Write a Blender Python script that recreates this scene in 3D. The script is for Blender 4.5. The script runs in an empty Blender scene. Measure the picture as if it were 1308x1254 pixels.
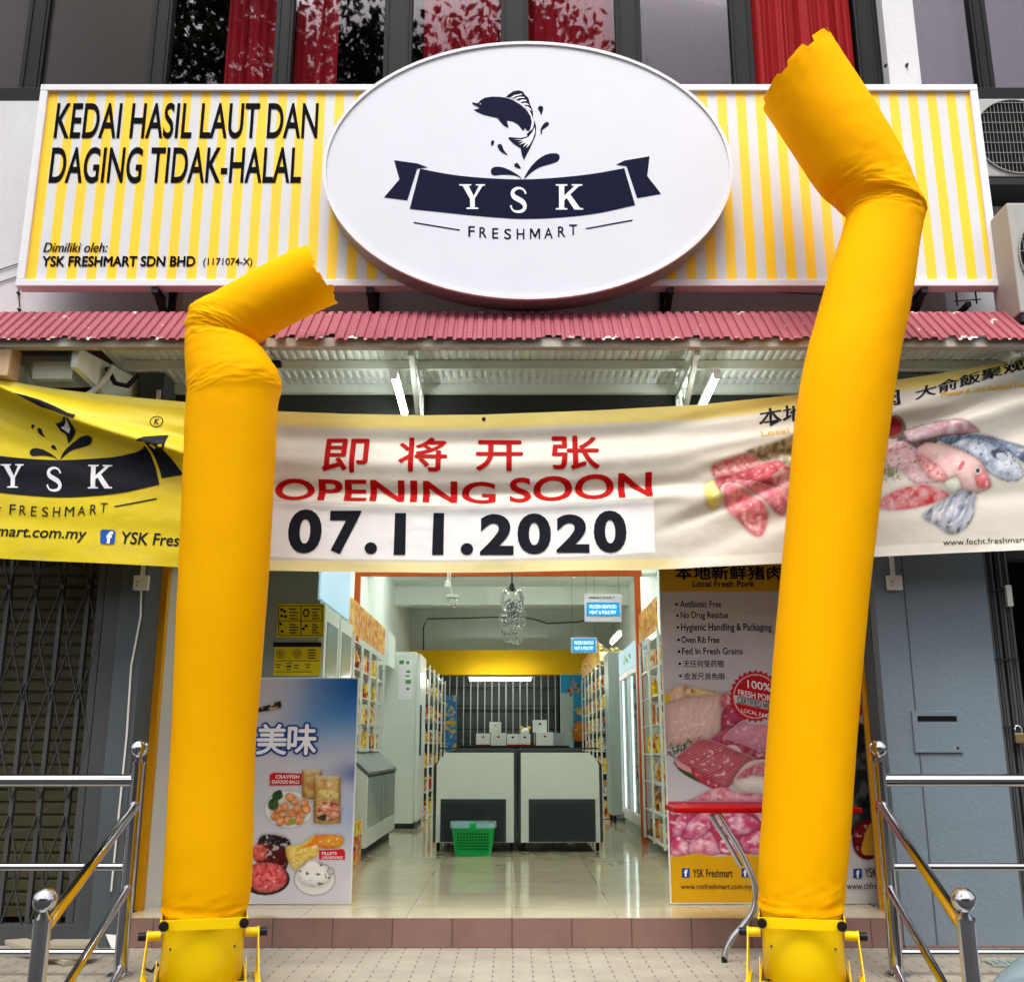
import bpy, bmesh, math, random
import numpy as np
from mathutils import Vector, Matrix
random.seed(7)
R = math.radians
SC = bpy.context.scene
COL = SC.collection

# ------------------------------------------------------------------ camera, sky, sun, exposure
H, F, CX, CY, TH = 1.087, 1309.0, 654.0, 627.0, R(14.07)
CT, ST = math.cos(TH), math.sin(TH)
cam = bpy.data.cameras.new('camera'); cam_o = bpy.data.objects.new('camera', cam); COL.objects.link(cam_o)
cam.sensor_fit = 'HORIZONTAL'; cam.sensor_width = 36; cam.lens = 36 * F / 1308
cam.clip_start = 0.05; cam.clip_end = 1000
cam_o.location = (0, 0, H); cam_o.rotation_euler = (R(90) + TH, 0, 0)
SC.camera = cam_o
W = bpy.data.worlds.new('World'); SC.world = W; W.use_nodes = True
SUN_EL, SUN_AZ = 60, -10          # sun high behind the camera's left shoulder, veiled by cloud
nt = W.node_tree
sky = nt.nodes.new('ShaderNodeTexSky'); sky.sky_type = 'NISHITA'; sky.sun_disc = False
sky.sun_elevation = R(SUN_EL); sky.sun_rotation = R(180 - SUN_AZ)
sky.air_density = 1.0; sky.dust_density = 6.0; sky.ozone_density = 1.0
hs = nt.nodes.new('ShaderNodeHueSaturation'); hs.inputs['Saturation'].default_value = 0.35
bg = nt.nodes['Background']; bg.inputs['Strength'].default_value = 0.15
nt.links.new(sky.outputs[0], hs.inputs['Color']); nt.links.new(hs.outputs[0], bg.inputs['Color'])
sun = bpy.data.lights.new('sun', 'SUN'); sun.energy = 0.9; sun.angle = R(30); sun.color = (1, .965, .92)
sun_o = bpy.data.objects.new('sun', sun); COL.objects.link(sun_o)
sd = Vector((math.sin(R(SUN_AZ)) * math.cos(R(SUN_EL)), -math.cos(R(SUN_AZ)) * math.cos(R(SUN_EL)), math.sin(R(SUN_EL))))
sun_o.rotation_euler = sd.to_track_quat('Z', 'Y').to_euler()
SC.view_settings.view_transform = 'Standard'; SC.view_settings.look = 'None'
SC.view_settings.exposure = 0.98; SC.view_settings.gamma = 1
SC.cycles.use_denoising = True
SC.cycles.max_bounces = 8; SC.cycles.diffuse_bounces = 4; SC.cycles.glossy_bounces = 4
SC.cycles.transparent_max_bounces = 12; SC.cycles.caustics_reflective = False; SC.cycles.caustics_refractive = False

# ------------------------------------------------------------------ photograph <-> place
def at(px, py, Y):
    u, v = (px - CX) / F, (CY - py) / F
    k = Y / (CT - v * ST)
    return Vector((u * k, Y, H + (ST + v * CT) * k))
def atz(px, py, z):
    u, v = (px - CX) / F, (CY - py) / F
    k = (z - H) / (ST + v * CT)
    return Vector((u * k, (CT - v * ST) * k, z))
def proj(X, Y, Z):
    z = Z - H
    d = Y * CT + z * ST
    return CX + F * X / d, CY - F * (-Y * ST + z * CT) / d

# ------------------------------------------------------------------ materials
def S(r, g, b):
    return tuple((c / 255 / 12.92) if c <= 10 else ((c / 255 + .055) / 1.055) ** 2.4 for c in (r, g, b))
def new_mat(name):
    m = bpy.data.materials.new(name); m.use_nodes = True
    return m, m.node_tree, m.node_tree.nodes['Principled BSDF']
def mat(name, col, rough=.5, metal=0, var=.08, scale=6, bump=0, bscale=None, spec=.2, grime=0, gcol=None, coat=0, emit=None, estr=0):
    m, t, p = new_mat(name)
    N, L = t.nodes, t.links
    p.inputs['Roughness'].default_value = rough; p.inputs['Metallic'].default_value = metal
    p.inputs['Specular IOR Level'].default_value = spec; p.inputs['Coat Weight'].default_value = coat
    tc = N.new('ShaderNodeTexCoord')
    nz = N.new('ShaderNodeTexNoise'); nz.inputs['Scale'].default_value = scale; nz.inputs['Detail'].default_value = 6
    L.new(tc.outputs['Object'], nz.inputs['Vector'])
    mx = N.new('ShaderNodeMix'); mx.data_type = 'RGBA'
    mx.inputs[6].default_value = tuple(c * (1 - var) for c in col) + (1,)
    mx.inputs[7].default_value = tuple(min(1, c * (1 + var)) for c in col) + (1,)
    L.new(nz.outputs[0], mx.inputs[0])
    out = mx.outputs[2]
    if grime:
        g = N.new('ShaderNodeTexNoise'); g.inputs['Scale'].default_value = scale * .35; g.inputs['Detail'].default_value = 9; g.inputs['Roughness'].default_value = .7
        mp = N.new('ShaderNodeMapping'); mp.inputs['Scale'].default_value = (1.6, 1.6, .5)
        L.new(tc.outputs['Object'], mp.inputs[0]); L.new(mp.outputs[0], g.inputs['Vector'])
        rp = N.new('ShaderNodeValToRGB'); rp.color_ramp.elements[0].position = .5; rp.color_ramp.elements[1].position = .72
        rp.color_ramp.elements[0].color = (0, 0, 0, 1); rp.color_ramp.elements[1].color = (grime,) * 3 + (1,)
        L.new(g.outputs[0], rp.inputs[0])
        m2 = N.new('ShaderNodeMix'); m2.data_type = 'RGBA'
        L.new(rp.outputs[0], m2.inputs[0]); L.new(out, m2.inputs[6])
        m2.inputs[7].default_value = (gcol or tuple(c * .35 for c in col)) + (1,)
        out = m2.outputs[2]
    L.new(out, p.inputs['Base Color'])
    if bump:
        b = N.new('ShaderNodeTexNoise'); b.inputs['Scale'].default_value = bscale or scale * 8; b.inputs['Detail'].default_value = 4
        L.new(tc.outputs['Object'], b.inputs['Vector'])
        bp = N.new('ShaderNodeBump'); bp.inputs['Strength'].default_value = bump; bp.inputs['Distance'].default_value = .01
        L.new(b.outputs[0], bp.inputs['Height']); L.new(bp.outputs[0], p.inputs['Normal'])
    if emit:
        p.inputs['Emission Color'].default_value = tuple(emit) + (1,); p.inputs['Emission Strength'].default_value = estr
    return m
def fabric_mat(name, col, trans=.35, bump=.25, bscale=5, var=.04):
    m = mat(name, col, .7, 0, var, 4, bump, bscale, .04)
    t = m.node_tree; p = t.nodes['Principled BSDF']; o = t.nodes['Material Output']
    tr = t.nodes.new('ShaderNodeBsdfTranslucent'); tr.inputs[0].default_value = tuple(col) + (1,)
    mx = t.nodes.new('ShaderNodeMixShader'); mx.inputs[0].default_value = trans
    t.links.new(p.outputs[0], mx.inputs[1]); t.links.new(tr.outputs[0], mx.inputs[2]); t.links.new(mx.outputs[0], o.inputs[0])
    return m
def attr_mat(name, rough=.45, trans=0, bump=0, bscale=40, spec=.25, lo=.72, hi=.82):
    m, t, p = new_mat(name)
    a = t.nodes.new('ShaderNodeAttribute'); a.attribute_name = 'print'
    tc = t.nodes.new('ShaderNodeTexCoord')
    nz = t.nodes.new('ShaderNodeTexNoise'); nz.inputs['Scale'].default_value = 9; nz.inputs['Detail'].default_value = 5
    t.links.new(tc.outputs['Object'], nz.inputs['Vector'])
    mr = t.nodes.new('ShaderNodeMapRange'); mr.inputs[3].default_value = lo; mr.inputs[4].default_value = hi
    t.links.new(nz.outputs[0], mr.inputs[0])
    mx = t.nodes.new('ShaderNodeMix'); mx.data_type = 'RGBA'; mx.blend_type = 'MULTIPLY'; mx.inputs[0].default_value = 1
    t.links.new(a.outputs['Color'], mx.inputs[6]); t.links.new(mr.outputs[0], mx.inputs[7])
    t.links.new(mx.outputs[2], p.inputs['Base Color'])
    p.inputs['Roughness'].default_value = rough; p.inputs['Specular IOR Level'].default_value = spec
    if bump:
        bp = t.nodes.new('ShaderNodeBump'); bp.inputs['Strength'].default_value = bump; bp.inputs['Distance'].default_value = .01
        b = t.nodes.new('ShaderNodeTexNoise'); b.inputs['Scale'].default_value = bscale
        t.links.new(tc.outputs['Object'], b.inputs['Vector'])
        t.links.new(b.outputs[0], bp.inputs['Height']); t.links.new(bp.outputs[0], p.inputs['Normal'])
    if trans:
        o = t.nodes['Material Output']; tr = t.nodes.new('ShaderNodeBsdfTranslucent'); t.links.new(mx.outputs[2], tr.inputs[0])
        ms = t.nodes.new('ShaderNodeMixShader'); ms.inputs[0].default_value = trans
        t.links.new(p.outputs[0], ms.inputs[1]); t.links.new(tr.outputs[0], ms.inputs[2]); t.links.new(ms.outputs[0], o.inputs[0])
    return m
def glass_mat(name, tint, refl, rough=.01, mx_=.95, wav=.06):
    m, t, p = new_mat(name)
    t.nodes.remove(p); o = t.nodes['Material Output']
    tr = t.nodes.new('ShaderNodeBsdfTransparent'); tr.inputs[0].default_value = tuple(tint) + (1,)
    g = t.nodes.new('ShaderNodeBsdfGlossy'); g.inputs['Roughness'].default_value = rough
    tc = t.nodes.new('ShaderNodeTexCoord'); nz = t.nodes.new('ShaderNodeTexNoise'); nz.inputs['Scale'].default_value = 1.3
    bp = t.nodes.new('ShaderNodeBump'); bp.inputs['Strength'].default_value = wav; bp.inputs['Distance'].default_value = .02
    t.links.new(tc.outputs['Object'], nz.inputs['Vector']); t.links.new(nz.outputs[0], bp.inputs['Height']); t.links.new(bp.outputs[0], g.inputs['Normal'])
    lw = t.nodes.new('ShaderNodeLayerWeight'); lw.inputs[0].default_value = .35
    mr = t.nodes.new('ShaderNodeMapRange'); mr.inputs[3].default_value = refl; mr.inputs[4].default_value = mx_
    t.links.new(lw.outputs['Fresnel'], mr.inputs[0])
    mx = t.nodes.new('ShaderNodeMixShader')
    t.links.new(mr.outputs[0], mx.inputs[0]); t.links.new(tr.outputs[0], mx.inputs[1]); t.links.new(g.outputs[0], mx.inputs[2]); t.links.new(mx.outputs[0], o.inputs[0])
    return m
def lamp_mat(name, col, st):
    m, t, p = new_mat(name)
    p.inputs['Emission Color'].default_value = tuple(col) + (1,); p.inputs['Emission Strength'].default_value = st
    p.inputs['Base Color'].default_value = tuple(c*.25 for c in col) + (1,)
    tc = t.nodes.new('ShaderNodeTexCoord'); nz = t.nodes.new('ShaderNodeTexNoise'); nz.inputs['Scale'].default_value = 3
    mr = t.nodes.new('ShaderNodeMapRange'); mr.inputs[3].default_value = st * .9; mr.inputs[4].default_value = st * 1.1
    t.links.new(tc.outputs['Object'], nz.inputs[0]); t.links.new(nz.outputs[0], mr.inputs[0]); t.links.new(mr.outputs[0], p.inputs['Emission Strength'])
    return m
def tile_mat(name, c1, c2, mortar, w, h, off=.5, mort=.012, rough=.5, axis='XY', bump=.3, var=.5, marble=0):
    m, t, p = new_mat(name); N, L = t.nodes, t.links
    tc = N.new('ShaderNodeTexCoord'); mp = N.new('ShaderNodeMapping')
    if axis == 'XZ': mp.inputs['Rotation'].default_value = (R(-90), 0, 0)
    L.new(tc.outputs['Object'], mp.inputs[0])
    b = N.new('ShaderNodeTexBrick'); b.offset = off; b.squash = 1
    b.inputs['Color1'].default_value = tuple(c1) + (1,); b.inputs['Color2'].default_value = tuple(c2) + (1,); b.inputs['Mortar'].default_value = tuple(mortar) + (1,)
    b.inputs['Scale'].default_value = 1; b.inputs['Brick Width'].default_value = w; b.inputs['Row Height'].default_value = h
    b.inputs['Mortar Size'].default_value = mort; b.inputs['Mortar Smooth'].default_value = .1
    L.new(mp.outputs[0], b.inputs['Vector'])
    nz = N.new('ShaderNodeTexNoise'); nz.inputs['Scale'].default_value = 5; nz.inputs['Detail'].default_value = 8; nz.inputs['Roughness'].default_value = .65
    L.new(tc.outputs['Object'], nz.inputs['Vector'])
    mr = N.new('ShaderNodeMapRange'); mr.inputs[1].default_value = .3; mr.inputs[2].default_value = .7; mr.inputs[3].default_value = 1 - var; mr.inputs[4].default_value = 1 + var * .3
    L.new(nz.outputs[0], mr.inputs[0])
    mx = N.new('ShaderNodeMix'); mx.data_type = 'RGBA'; mx.blend_type = 'MULTIPLY'; mx.inputs[0].default_value = 1
    L.new(b.outputs['Color'], mx.inputs[6]); L.new(mr.outputs[0], mx.inputs[7]); L.new(mx.outputs[2], p.inputs['Base Color'])
    mr2 = N.new('ShaderNodeMapRange'); mr2.inputs[3].default_value = rough * .7; mr2.inputs[4].default_value = min(1, rough * 1.4); L.new(nz.outputs[0], mr2.inputs[0]); L.new(mr2.outputs[0], p.inputs['Roughness'])
    iv = N.new('ShaderNodeMath'); iv.operation = 'SUBTRACT'; iv.inputs[0].default_value = 1; L.new(b.outputs['Fac'], iv.inputs[1])
    bp = N.new('ShaderNodeBump'); bp.inputs['Strength'].default_value = bump; bp.inputs['Distance'].default_value = .004
    L.new(iv.outputs[0], bp.inputs['Height']); L.new(bp.outputs[0], p.inputs['Normal'])
    return m
def stripe_mat(name, x0, period, ca, cb):
    m, t, p = new_mat(name); N, L = t.nodes, t.links
    tc = N.new('ShaderNodeTexCoord'); sx = N.new('ShaderNodeSeparateXYZ'); L.new(tc.outputs['Object'], sx.inputs[0])
    a = N.new('ShaderNodeMath'); a.operation = 'SUBTRACT'; a.inputs[1].default_value = x0 - 100 * period; L.new(sx.outputs[0], a.inputs[0])
    d = N.new('ShaderNodeMath'); d.operation = 'DIVIDE'; d.inputs[1].default_value = period; L.new(a.outputs[0], d.inputs[0])
    f = N.new('ShaderNodeMath'); f.operation = 'FRACT'; L.new(d.outputs[0], f.inputs[0])
    lt = N.new('ShaderNodeMath'); lt.operation = 'LESS_THAN'; lt.inputs[1].default_value = .5; L.new(f.outputs[0], lt.inputs[0])
    nz = N.new('ShaderNodeTexNoise'); nz.inputs['Scale'].default_value = 2.5; nz.inputs['Detail'].default_value = 8; L.new(tc.outputs['Object'], nz.inputs['Vector'])
    mx = N.new('ShaderNodeMix'); mx.data_type = 'RGBA'; mx.inputs[6].default_value = cb + (1,); mx.inputs[7].default_value = ca + (1,); L.new(lt.outputs[0], mx.inputs[0])
    mr = N.new('ShaderNodeMapRange'); mr.inputs[3].default_value = .9; mr.inputs[4].default_value = 1.05; L.new(nz.outputs[0], mr.inputs[0])
    mu = N.new('ShaderNodeMix'); mu.data_type = 'RGBA'; mu.blend_type = 'MULTIPLY'; mu.inputs[0].default_value = 1
    L.new(mx.outputs[2], mu.inputs[6]); L.new(mr.outputs[0], mu.inputs[7]); L.new(mu.outputs[2], p.inputs['Base Color'])
    p.inputs['Roughness'].default_value = .45
    return m

M = {}
M['white_wall'] = mat('white_wall', S(204, 204, 206), .85, var=.05, scale=3, bump=.25, bscale=25, grime=.35, gcol=S(150, 148, 142))
M['grey_wall'] = mat('grey_wall', S(216, 222, 228), .85, var=.08, scale=3, bump=.25, bscale=25, grime=.3)
M['dark_wall'] = mat('dark_wall', S(48, 52, 50), .7, var=.15, scale=4, bump=.1)
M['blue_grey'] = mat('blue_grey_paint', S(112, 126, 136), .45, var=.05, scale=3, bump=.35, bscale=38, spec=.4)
M['pillar_dark'] = mat('pillar_shade_paint', S(80, 88, 92), .5, var=.07, scale=3, bump=.25, bscale=38)  # darker blue grey, puts the left pillar's shade into the paint
M['yellow_trim'] = mat('yellow_trim', S(214, 150, 4), .5, var=.06)
M['pale_panel'] = mat('pale_panel', S(196, 198, 194), .5, var=.05)
M['dark_frame'] = mat('dark_window_frame', S(22, 22, 25), .5, var=.2, scale=10, spec=.12)
M['grey_film'] = mat('grey_film_glass', S(48, 45, 44), .25, var=.12, scale=1.5, spec=.25)
M['window_glass'] = glass_mat('window_glass', (.86, .82, .88), .02, .017, .17)
M['room_dark'] = mat('dark_room', S(40, 38, 42), .9, var=.2)
M['curtain'] = mat('red_curtain', S(150, 8, 24), .8, var=.12, scale=5)
M['open_curtain'] = mat('bright_red_curtain', S(138, 3, 10), .75, var=.1, scale=5)
M['mauve'] = mat('pale_mauve_curtain', S(54, 38, 54), .9, var=.1, scale=3)
M['alu'] = mat('white_aluminium', S(222, 222, 226), .35, metal=0, var=.03)
M['alu_side'] = mat('brushed_aluminium', S(150, 148, 146), .5, metal=.15, var=.08, scale=14)
M['oval_white'] = mat('oval_white_acrylic', S(212, 215, 224), .4, var=.03, scale=3, coat=.1)
M['navy'] = mat('navy_print', S(13, 18, 48), .65, var=.08, spec=.06)
M['white_print'] = mat('white_print', S(240, 240, 246), .45, var=.02)
M['black_print'] = mat('black_print', S(9, 9, 12), .7, var=.1, spec=.04)
M['banner_dark'] = mat('banner_dark_print', S(24, 26, 36), .55, var=.08, spec=.12)
M['red_print'] = mat('red_print', S(170, 10, 8), .6, var=.1, spec=.08)
M['gold_print'] = mat('gold_print', S(228, 178, 30), .5, var=.06)
M['blue_print'] = mat('blue_print', S(24, 84, 176), .45, var=.05)
M['deep_blue'] = mat('deep_blue_print', S(22, 66, 140), .5, var=.05)
M['stripes'] = stripe_mat('striped_sign_face', -3.075, .1267, S(250, 202, 0), S(208, 209, 212))
M['steel_black'] = mat('black_steel', S(34, 34, 36), .5, var=.1)
M['tube'] = fabric_mat('yellow_nylon', S(255, 183, 0), .14, .20, 6.5)
M['blower'] = mat('yellow_enamel', S(246, 206, 4), .38, var=.05, scale=7, bump=.03, grime=.12, gcol=S(170, 130, 10))
M['black_plastic'] = mat('black_plastic', S(26, 26, 28), .4, var=.1)
M['steel'] = mat('polished_steel', S(205, 205, 208), .13, metal=1, var=.03, scale=20)
M['chrome'] = mat('chrome', S(190, 195, 205), .22, metal=.9, var=.05)
M['under_white'] = mat('awning_white_metal', S(226, 236, 228), .5, var=.08, scale=5, grime=.3, gcol=S(130, 132, 122))
M['beam_grey'] = mat('awning_beam', S(186, 178, 166), .6, var=.07, grime=.25)
M['white_plastic'] = mat('white_plastic', S(226, 226, 222), .4, var=.04)
M['gate_grey'] = mat('grille_grey', S(80, 81, 82), .45, metal=.2, var=.1, scale=12, grime=.2)
M['shutter'] = mat('olive_shutter', S(84, 80, 58), .55, var=.1, scale=5, grime=.25)
M['black_void'] = mat('dark_interior', S(10, 10, 11), .9, var=.2)
M['brass'] = mat('brass', S(156, 138, 96), .35, metal=.8, var=.1)
M['wall_green'] = mat('pale_green_wall', S(212, 220, 213), .7, var=.05, scale=2, grime=.25)
M['int_yellow'] = mat('yellow_bulkhead', S(226, 176, 0), .6, var=.04)
M['orange_frame'] = mat('orange_frame', S(214, 96, 30), .45, var=.1, grime=.2)
M['fridge_white'] = mat('fridge_white', S(222, 230, 224), .3, var=.03)
M['fridge_grey'] = mat('fridge_grey', S(150, 162, 158), .4, var=.05)
M['charcoal'] = mat('charcoal_plastic', S(62, 68, 72), .45, var=.08)
M['shop_glass'] = glass_mat('shop_glass', (.9, .95, .93), .05, .02, .5, .01)
M['lightbox'] = lamp_mat('lightbox', S(176, 216, 234), .40)
M['sign_cyan'] = lamp_mat('lit_cyan_sign', S(4, 150, 214), .5)
M['fluoro'] = lamp_mat('fluorescent_tube', (.97, 1, .97), 16)
M['fluoro_in'] = lamp_mat('indoor_fluorescent_tube', (.96, 1, .94), 27)
M['led'] = lamp_mat('cooler_strip_light', (.9, 1, .97), 2.0)
M['green_plastic'] = mat('green_plastic', S(20, 176, 84), .4, var=.06)
M['teal_plastic'] = mat('pale_blue_plastic', S(150, 196, 206), .4, var=.05)
M['red_table'] = mat('red_table_edge', S(150, 4, 4), .5, var=.06, spec=.1)
M['blown_glass'] = glass_mat('blown_glass', (.97, .99, .98), .06, .02, .7)
M['scooter'] = mat('grey_green_paint', S(116, 134, 140), .25, var=.03, coat=.6)
M['rubber'] = mat('black_rubber', S(22, 22, 22), .8, var=.1)
M['beige_plastic'] = mat('beige_plastic', S(170, 162, 142), .6, var=.1)
M['bark'] = mat('bark', (.06, .045, .03), .9, var=.3)
M['leaf'] = mat('leaves', (.05, .08, .025), .6, var=.4, scale=2)
M['asphalt'] = mat('asphalt', (.05, .05, .052), .9, var=.25, scale=30, bump=.4, bscale=200)
M['concrete'] = mat('concrete', S(160, 156, 148), .85, var=.1, bump=.2)
M['floor_tile'] = tile_mat('shop_floor_tile', S(206, 194, 164), S(198, 186, 156), S(160, 150, 124), .6, .6, 0, .003, .07, var=.12, bump=.1)
m, t, p = new_mat('walkway_tile'); N, L = t.nodes, t.links
tc = N.new('ShaderNodeTexCoord'); sx_ = N.new('ShaderNodeSeparateXYZ'); L.new(tc.outputs['Object'], sx_.inputs[0])
def mth(op, a, b):
    n = N.new('ShaderNodeMath'); n.operation = op
    for k, q in enumerate((a, b)):
        if q is None: continue
        if isinstance(q, (int, float)): n.inputs[k].default_value = q
        else: L.new(q, n.inputs[k])
    return n.outputs[0]
fx_ = mth('FRACT', mth('DIVIDE', sx_.outputs[0], .1), None); fy_ = mth('FRACT', mth('DIVIDE', sx_.outputs[1], .118), None)
dash = mth('MULTIPLY', mth('LESS_THAN', fx_, .075), mth('LESS_THAN', fy_, .55)); fy2 = mth('FRACT', mth('DIVIDE', sx_.outputs[1], .059), None); row = mth('LESS_THAN', fy2, .10)
nz = N.new('ShaderNodeTexNoise'); nz.inputs['Scale'].default_value = 4; nz.inputs['Detail'].default_value = 8; L.new(tc.outputs['Object'], nz.inputs['Vector'])
mxa = N.new('ShaderNodeMix'); mxa.data_type = 'RGBA'; mxa.inputs[6].default_value = S(130, 121, 108)+(1,); mxa.inputs[7].default_value = S(182, 174, 158)+(1,); L.new(nz.outputs[0], mxa.inputs[0])
mxb = N.new('ShaderNodeMix'); mxb.data_type = 'RGBA'; L.new(mth('MULTIPLY', row, .30), mxb.inputs[0]); L.new(mxa.outputs[2], mxb.inputs[6]); mxb.inputs[7].default_value = S(130, 122, 112)+(1,)
mxc = N.new('ShaderNodeMix'); mxc.data_type = 'RGBA'; L.new(mth('MULTIPLY', dash, .85), mxc.inputs[0]); L.new(mxb.outputs[2], mxc.inputs[6]); mxc.inputs[7].default_value = S(84, 74, 66)+(1,)
L.new(mxc.outputs[2], p.inputs['Base Color']); p.inputs['Roughness'].default_value = .6
bp = N.new('ShaderNodeBump'); bp.invert = True; bp.inputs['Strength'].default_value = .4; bp.inputs['Distance'].default_value = .004; L.new(mth('MAXIMUM', dash, row), bp.inputs['Height']); L.new(bp.outputs[0], p.inputs['Normal']); M['walk_tile'] = m
M['riser_tile'] = tile_mat('riser_tile', S(136, 104, 94), S(126, 96, 88), S(84, 68, 62), .337, .5, 0, .004, .5, axis='XZ', var=.18, bump=.2)
M['red_sheet'] = None

# ------------------------------------------------------------------ mesh builder
WLD = {}
class MB:
    def __init__(s): s.v = []; s.f = []; s.sm = False
    def add(s, vs, fs):
        o = len(s.v); s.v.extend([tuple(v) for v in vs]); s.f.extend([tuple(i + o for i in f) for f in fs]); return s
    def box(s, x0, x1, y0, y1, z0, z1):
        return s.add([(x0,y0,z0),(x1,y0,z0),(x1,y1,z0),(x0,y1,z0),(x0,y0,z1),(x1,y0,z1),(x1,y1,z1),(x0,y1,z1)],
                     [(0,3,2,1),(4,5,6,7),(0,1,5,4),(1,2,6,5),(2,3,7,6),(3,0,4,7)])
    def bar(s, a, b, w, h, up=(0,0,1)):
        a, b = Vector(a), Vector(b); d = (b - a).normalized(); u = Vector(up)
        if abs(d.dot(u)) > .95: u = Vector((0, 1, 0))
        x = d.cross(u).normalized(); z = x.cross(d).normalized()
        vs = [p + x * (i * w / 2) + z * (j * h / 2) for p in (a, b) for i, j in ((-1,-1),(1,-1),(1,1),(-1,1))]
        return s.add(vs, [(0,1,2,3),(7,6,5,4),(0,4,5,1),(1,5,6,2),(2,6,7,3),(3,7,4,0)])
    def loft(s, rings, cap0=True, cap1=True):
        n = len(rings[0]); o = len(s.v)
        for r in rings: s.v.extend([tuple(p) for p in r])
        for i in range(len(rings) - 1):
            for j in range(n):
                k = (j + 1) % n
                s.f.append((o+i*n+j, o+i*n+k, o+(i+1)*n+k, o+(i+1)*n+j))
        if cap0: s.f.append(tuple(o + j for j in range(n))[::-1])
        if cap1: s.f.append(tuple(o + (len(rings)-1)*n + j for j in range(n)))
        return s
    def tube(s, path, r, n=12, cap=True):
        P = [Vector(p) for p in path]; rr = r if isinstance(r, (list, tuple)) else [r] * len(P)
        rings = []; up = None
        for i, p in enumerate(P):
            d = (P[min(i+1, len(P)-1)] - P[max(i-1, 0)]).normalized()
            if up is None: up = Vector((0,0,1)) if abs(d.z) < .9 else Vector((0,1,0))
            x = d.cross(up).normalized(); up = x.cross(d).normalized()
            rings.append([p + (x * math.cos(2*math.pi*k/n) + up * math.sin(2*math.pi*k/n)) * rr[i] for k in range(n)])
        return s.loft(rings, cap, cap)
    def lathe(s, prof, c, n=20, axis='z'):
        rings = []
        for r, h in prof:
            ring = []
            for k in range(n):
                a = 2*math.pi*k/n; x, y = r*math.cos(a), r*math.sin(a)
                ring.append({'z': (c[0]+x, c[1]+y, c[2]+h), 'x': (c[0]+h, c[1]+x, c[2]+y), 'y': (c[0]+x, c[1]+h, c[2]+y)}[axis])
            rings.append(ring)
        return s.loft(rings)
    def ball(s, c, r, n=14, m=9, sc=(1,1,1)):
        c = Vector(c)
        rings = [[c + Vector((r*sc[0]*math.sin(math.pi*i/m)*math.cos(2*math.pi*k/n), r*sc[1]*math.sin(math.pi*i/m)*math.sin(2*math.pi*k/n), -r*sc[2]*math.cos(math.pi*i/m))) for k in range(n)] for i in range(1, m)]
        s.loft(rings, True, True); return s
    def prism(s, pts, y0, y1):          # outline in x,z pushed along y
        n = len(pts); vs = [(x, y0, z) for x, z in pts] + [(x, y1, z) for x, z in pts]
        return s.add(vs, [tuple(range(n)), tuple(range(2*n-1, n-1, -1))] + [(i, i+n, (i+1) % n + n, (i+1) % n) for i in range(n)])
    def prism_x(s, pts, x0, x1):        # outline in y,z pushed along x
        n = len(pts); vs = [(x0, y, z) for y, z in pts] + [(x1, y, z) for y, z in pts]
        return s.add(vs, [tuple(range(n)), tuple(range(2*n-1, n-1, -1))] + [(i, i+n, (i+1) % n + n, (i+1) % n) for i in range(n)])
    def build(s, name, m, parent=None, smooth=False, bevel=0, fix=True):
        me = bpy.data.meshes.new(name); me.from_pydata(s.v, [], s.f); me.update()
        if fix:
            bm = bmesh.new(); bm.from_mesh(me)
            bmesh.ops.recalc_face_normals(bm, faces=bm.faces)
            if bevel: bmesh.ops.bevel(bm, geom=[e for e in bm.edges if e.is_manifold and e.calc_face_angle(0) > .6], offset=bevel, segments=2, affect='EDGES', profile=.6)
            bm.to_mesh(me); bm.free()
        if m: me.materials.append(m if not isinstance(m, str) else M[m])
        if smooth:
            me.polygons.foreach_set('use_smooth', [True] * len(me.polygons))
            try: me.set_sharp_from_angle(angle=R(38))
            except Exception: pass
        return link(name, me, parent)
def link(name, me, parent=None):
    o = bpy.data.objects.new(name, me); COL.objects.link(o)
    if parent is not None:
        o.parent = parent; o.location = -WLD[parent.name]; 
    WLD[o.name] = Vector((0, 0, 0)); return o
def tag(o, label=None, cat=None, group=None, kind=None):
    if label: o['label'] = label
    if cat: o['category'] = cat
    if group: o['group'] = group
    if kind: o['kind'] = kind
    return o
def thing(name, label, cat, loc=(0,0,0), group=None):
    o = bpy.data.objects.new(name, None); COL.objects.link(o); o.location = loc; o.empty_display_size = .1
    WLD[o.name] = Vector(loc); return tag(o, label, cat, group)
def dup(o, loc=None, rz=None, label=None, parent=None, swap=None):
    c = o.copy(); COL.objects.link(c)
    if parent is not None: c.parent = parent
    if loc is not None: c.location = loc
    if rz is not None: c.rotation_euler = (0, 0, rz)
    if label: c['label'] = label
    for ch in list(o.children): dup(ch, parent=c)
    return c

# ------------------------------------------------------------------ lettering
_tc = {}
def glyphs(s, bold=0, shear=0, spacing=1):
    k = (s, bold, shear, spacing)
    if k in _tc: return _tc[k]
    c = bpy.data.curves.new('txt', 'FONT'); c.body = s; c.offset = bold; c.shear = shear; c.resolution_u = 5; c.space_character = spacing
    o = bpy.data.objects.new('txt', c); COL.objects.link(o)
    bpy.context.view_layer.update()
    me = bpy.data.meshes.new_from_object(o.evaluated_get(bpy.context.evaluated_depsgraph_get()))
    v = np.array([w.co[:2] for w in me.vertices]).reshape(-1, 2); f = [tuple(p.vertices) for p in me.polygons]
    bpy.data.objects.remove(o); bpy.data.curves.remove(c); bpy.data.meshes.remove(me)
    _tc[k] = (v, f); return v, f
M_GL = np.array([(0,0),(0,1),(.2,1),(.5,.42),(.8,1),(1,1),(1,0),(.85,0),(.85,.70),(.56,.14),(.44,.14),(.15,.70),(.15,0)])
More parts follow.
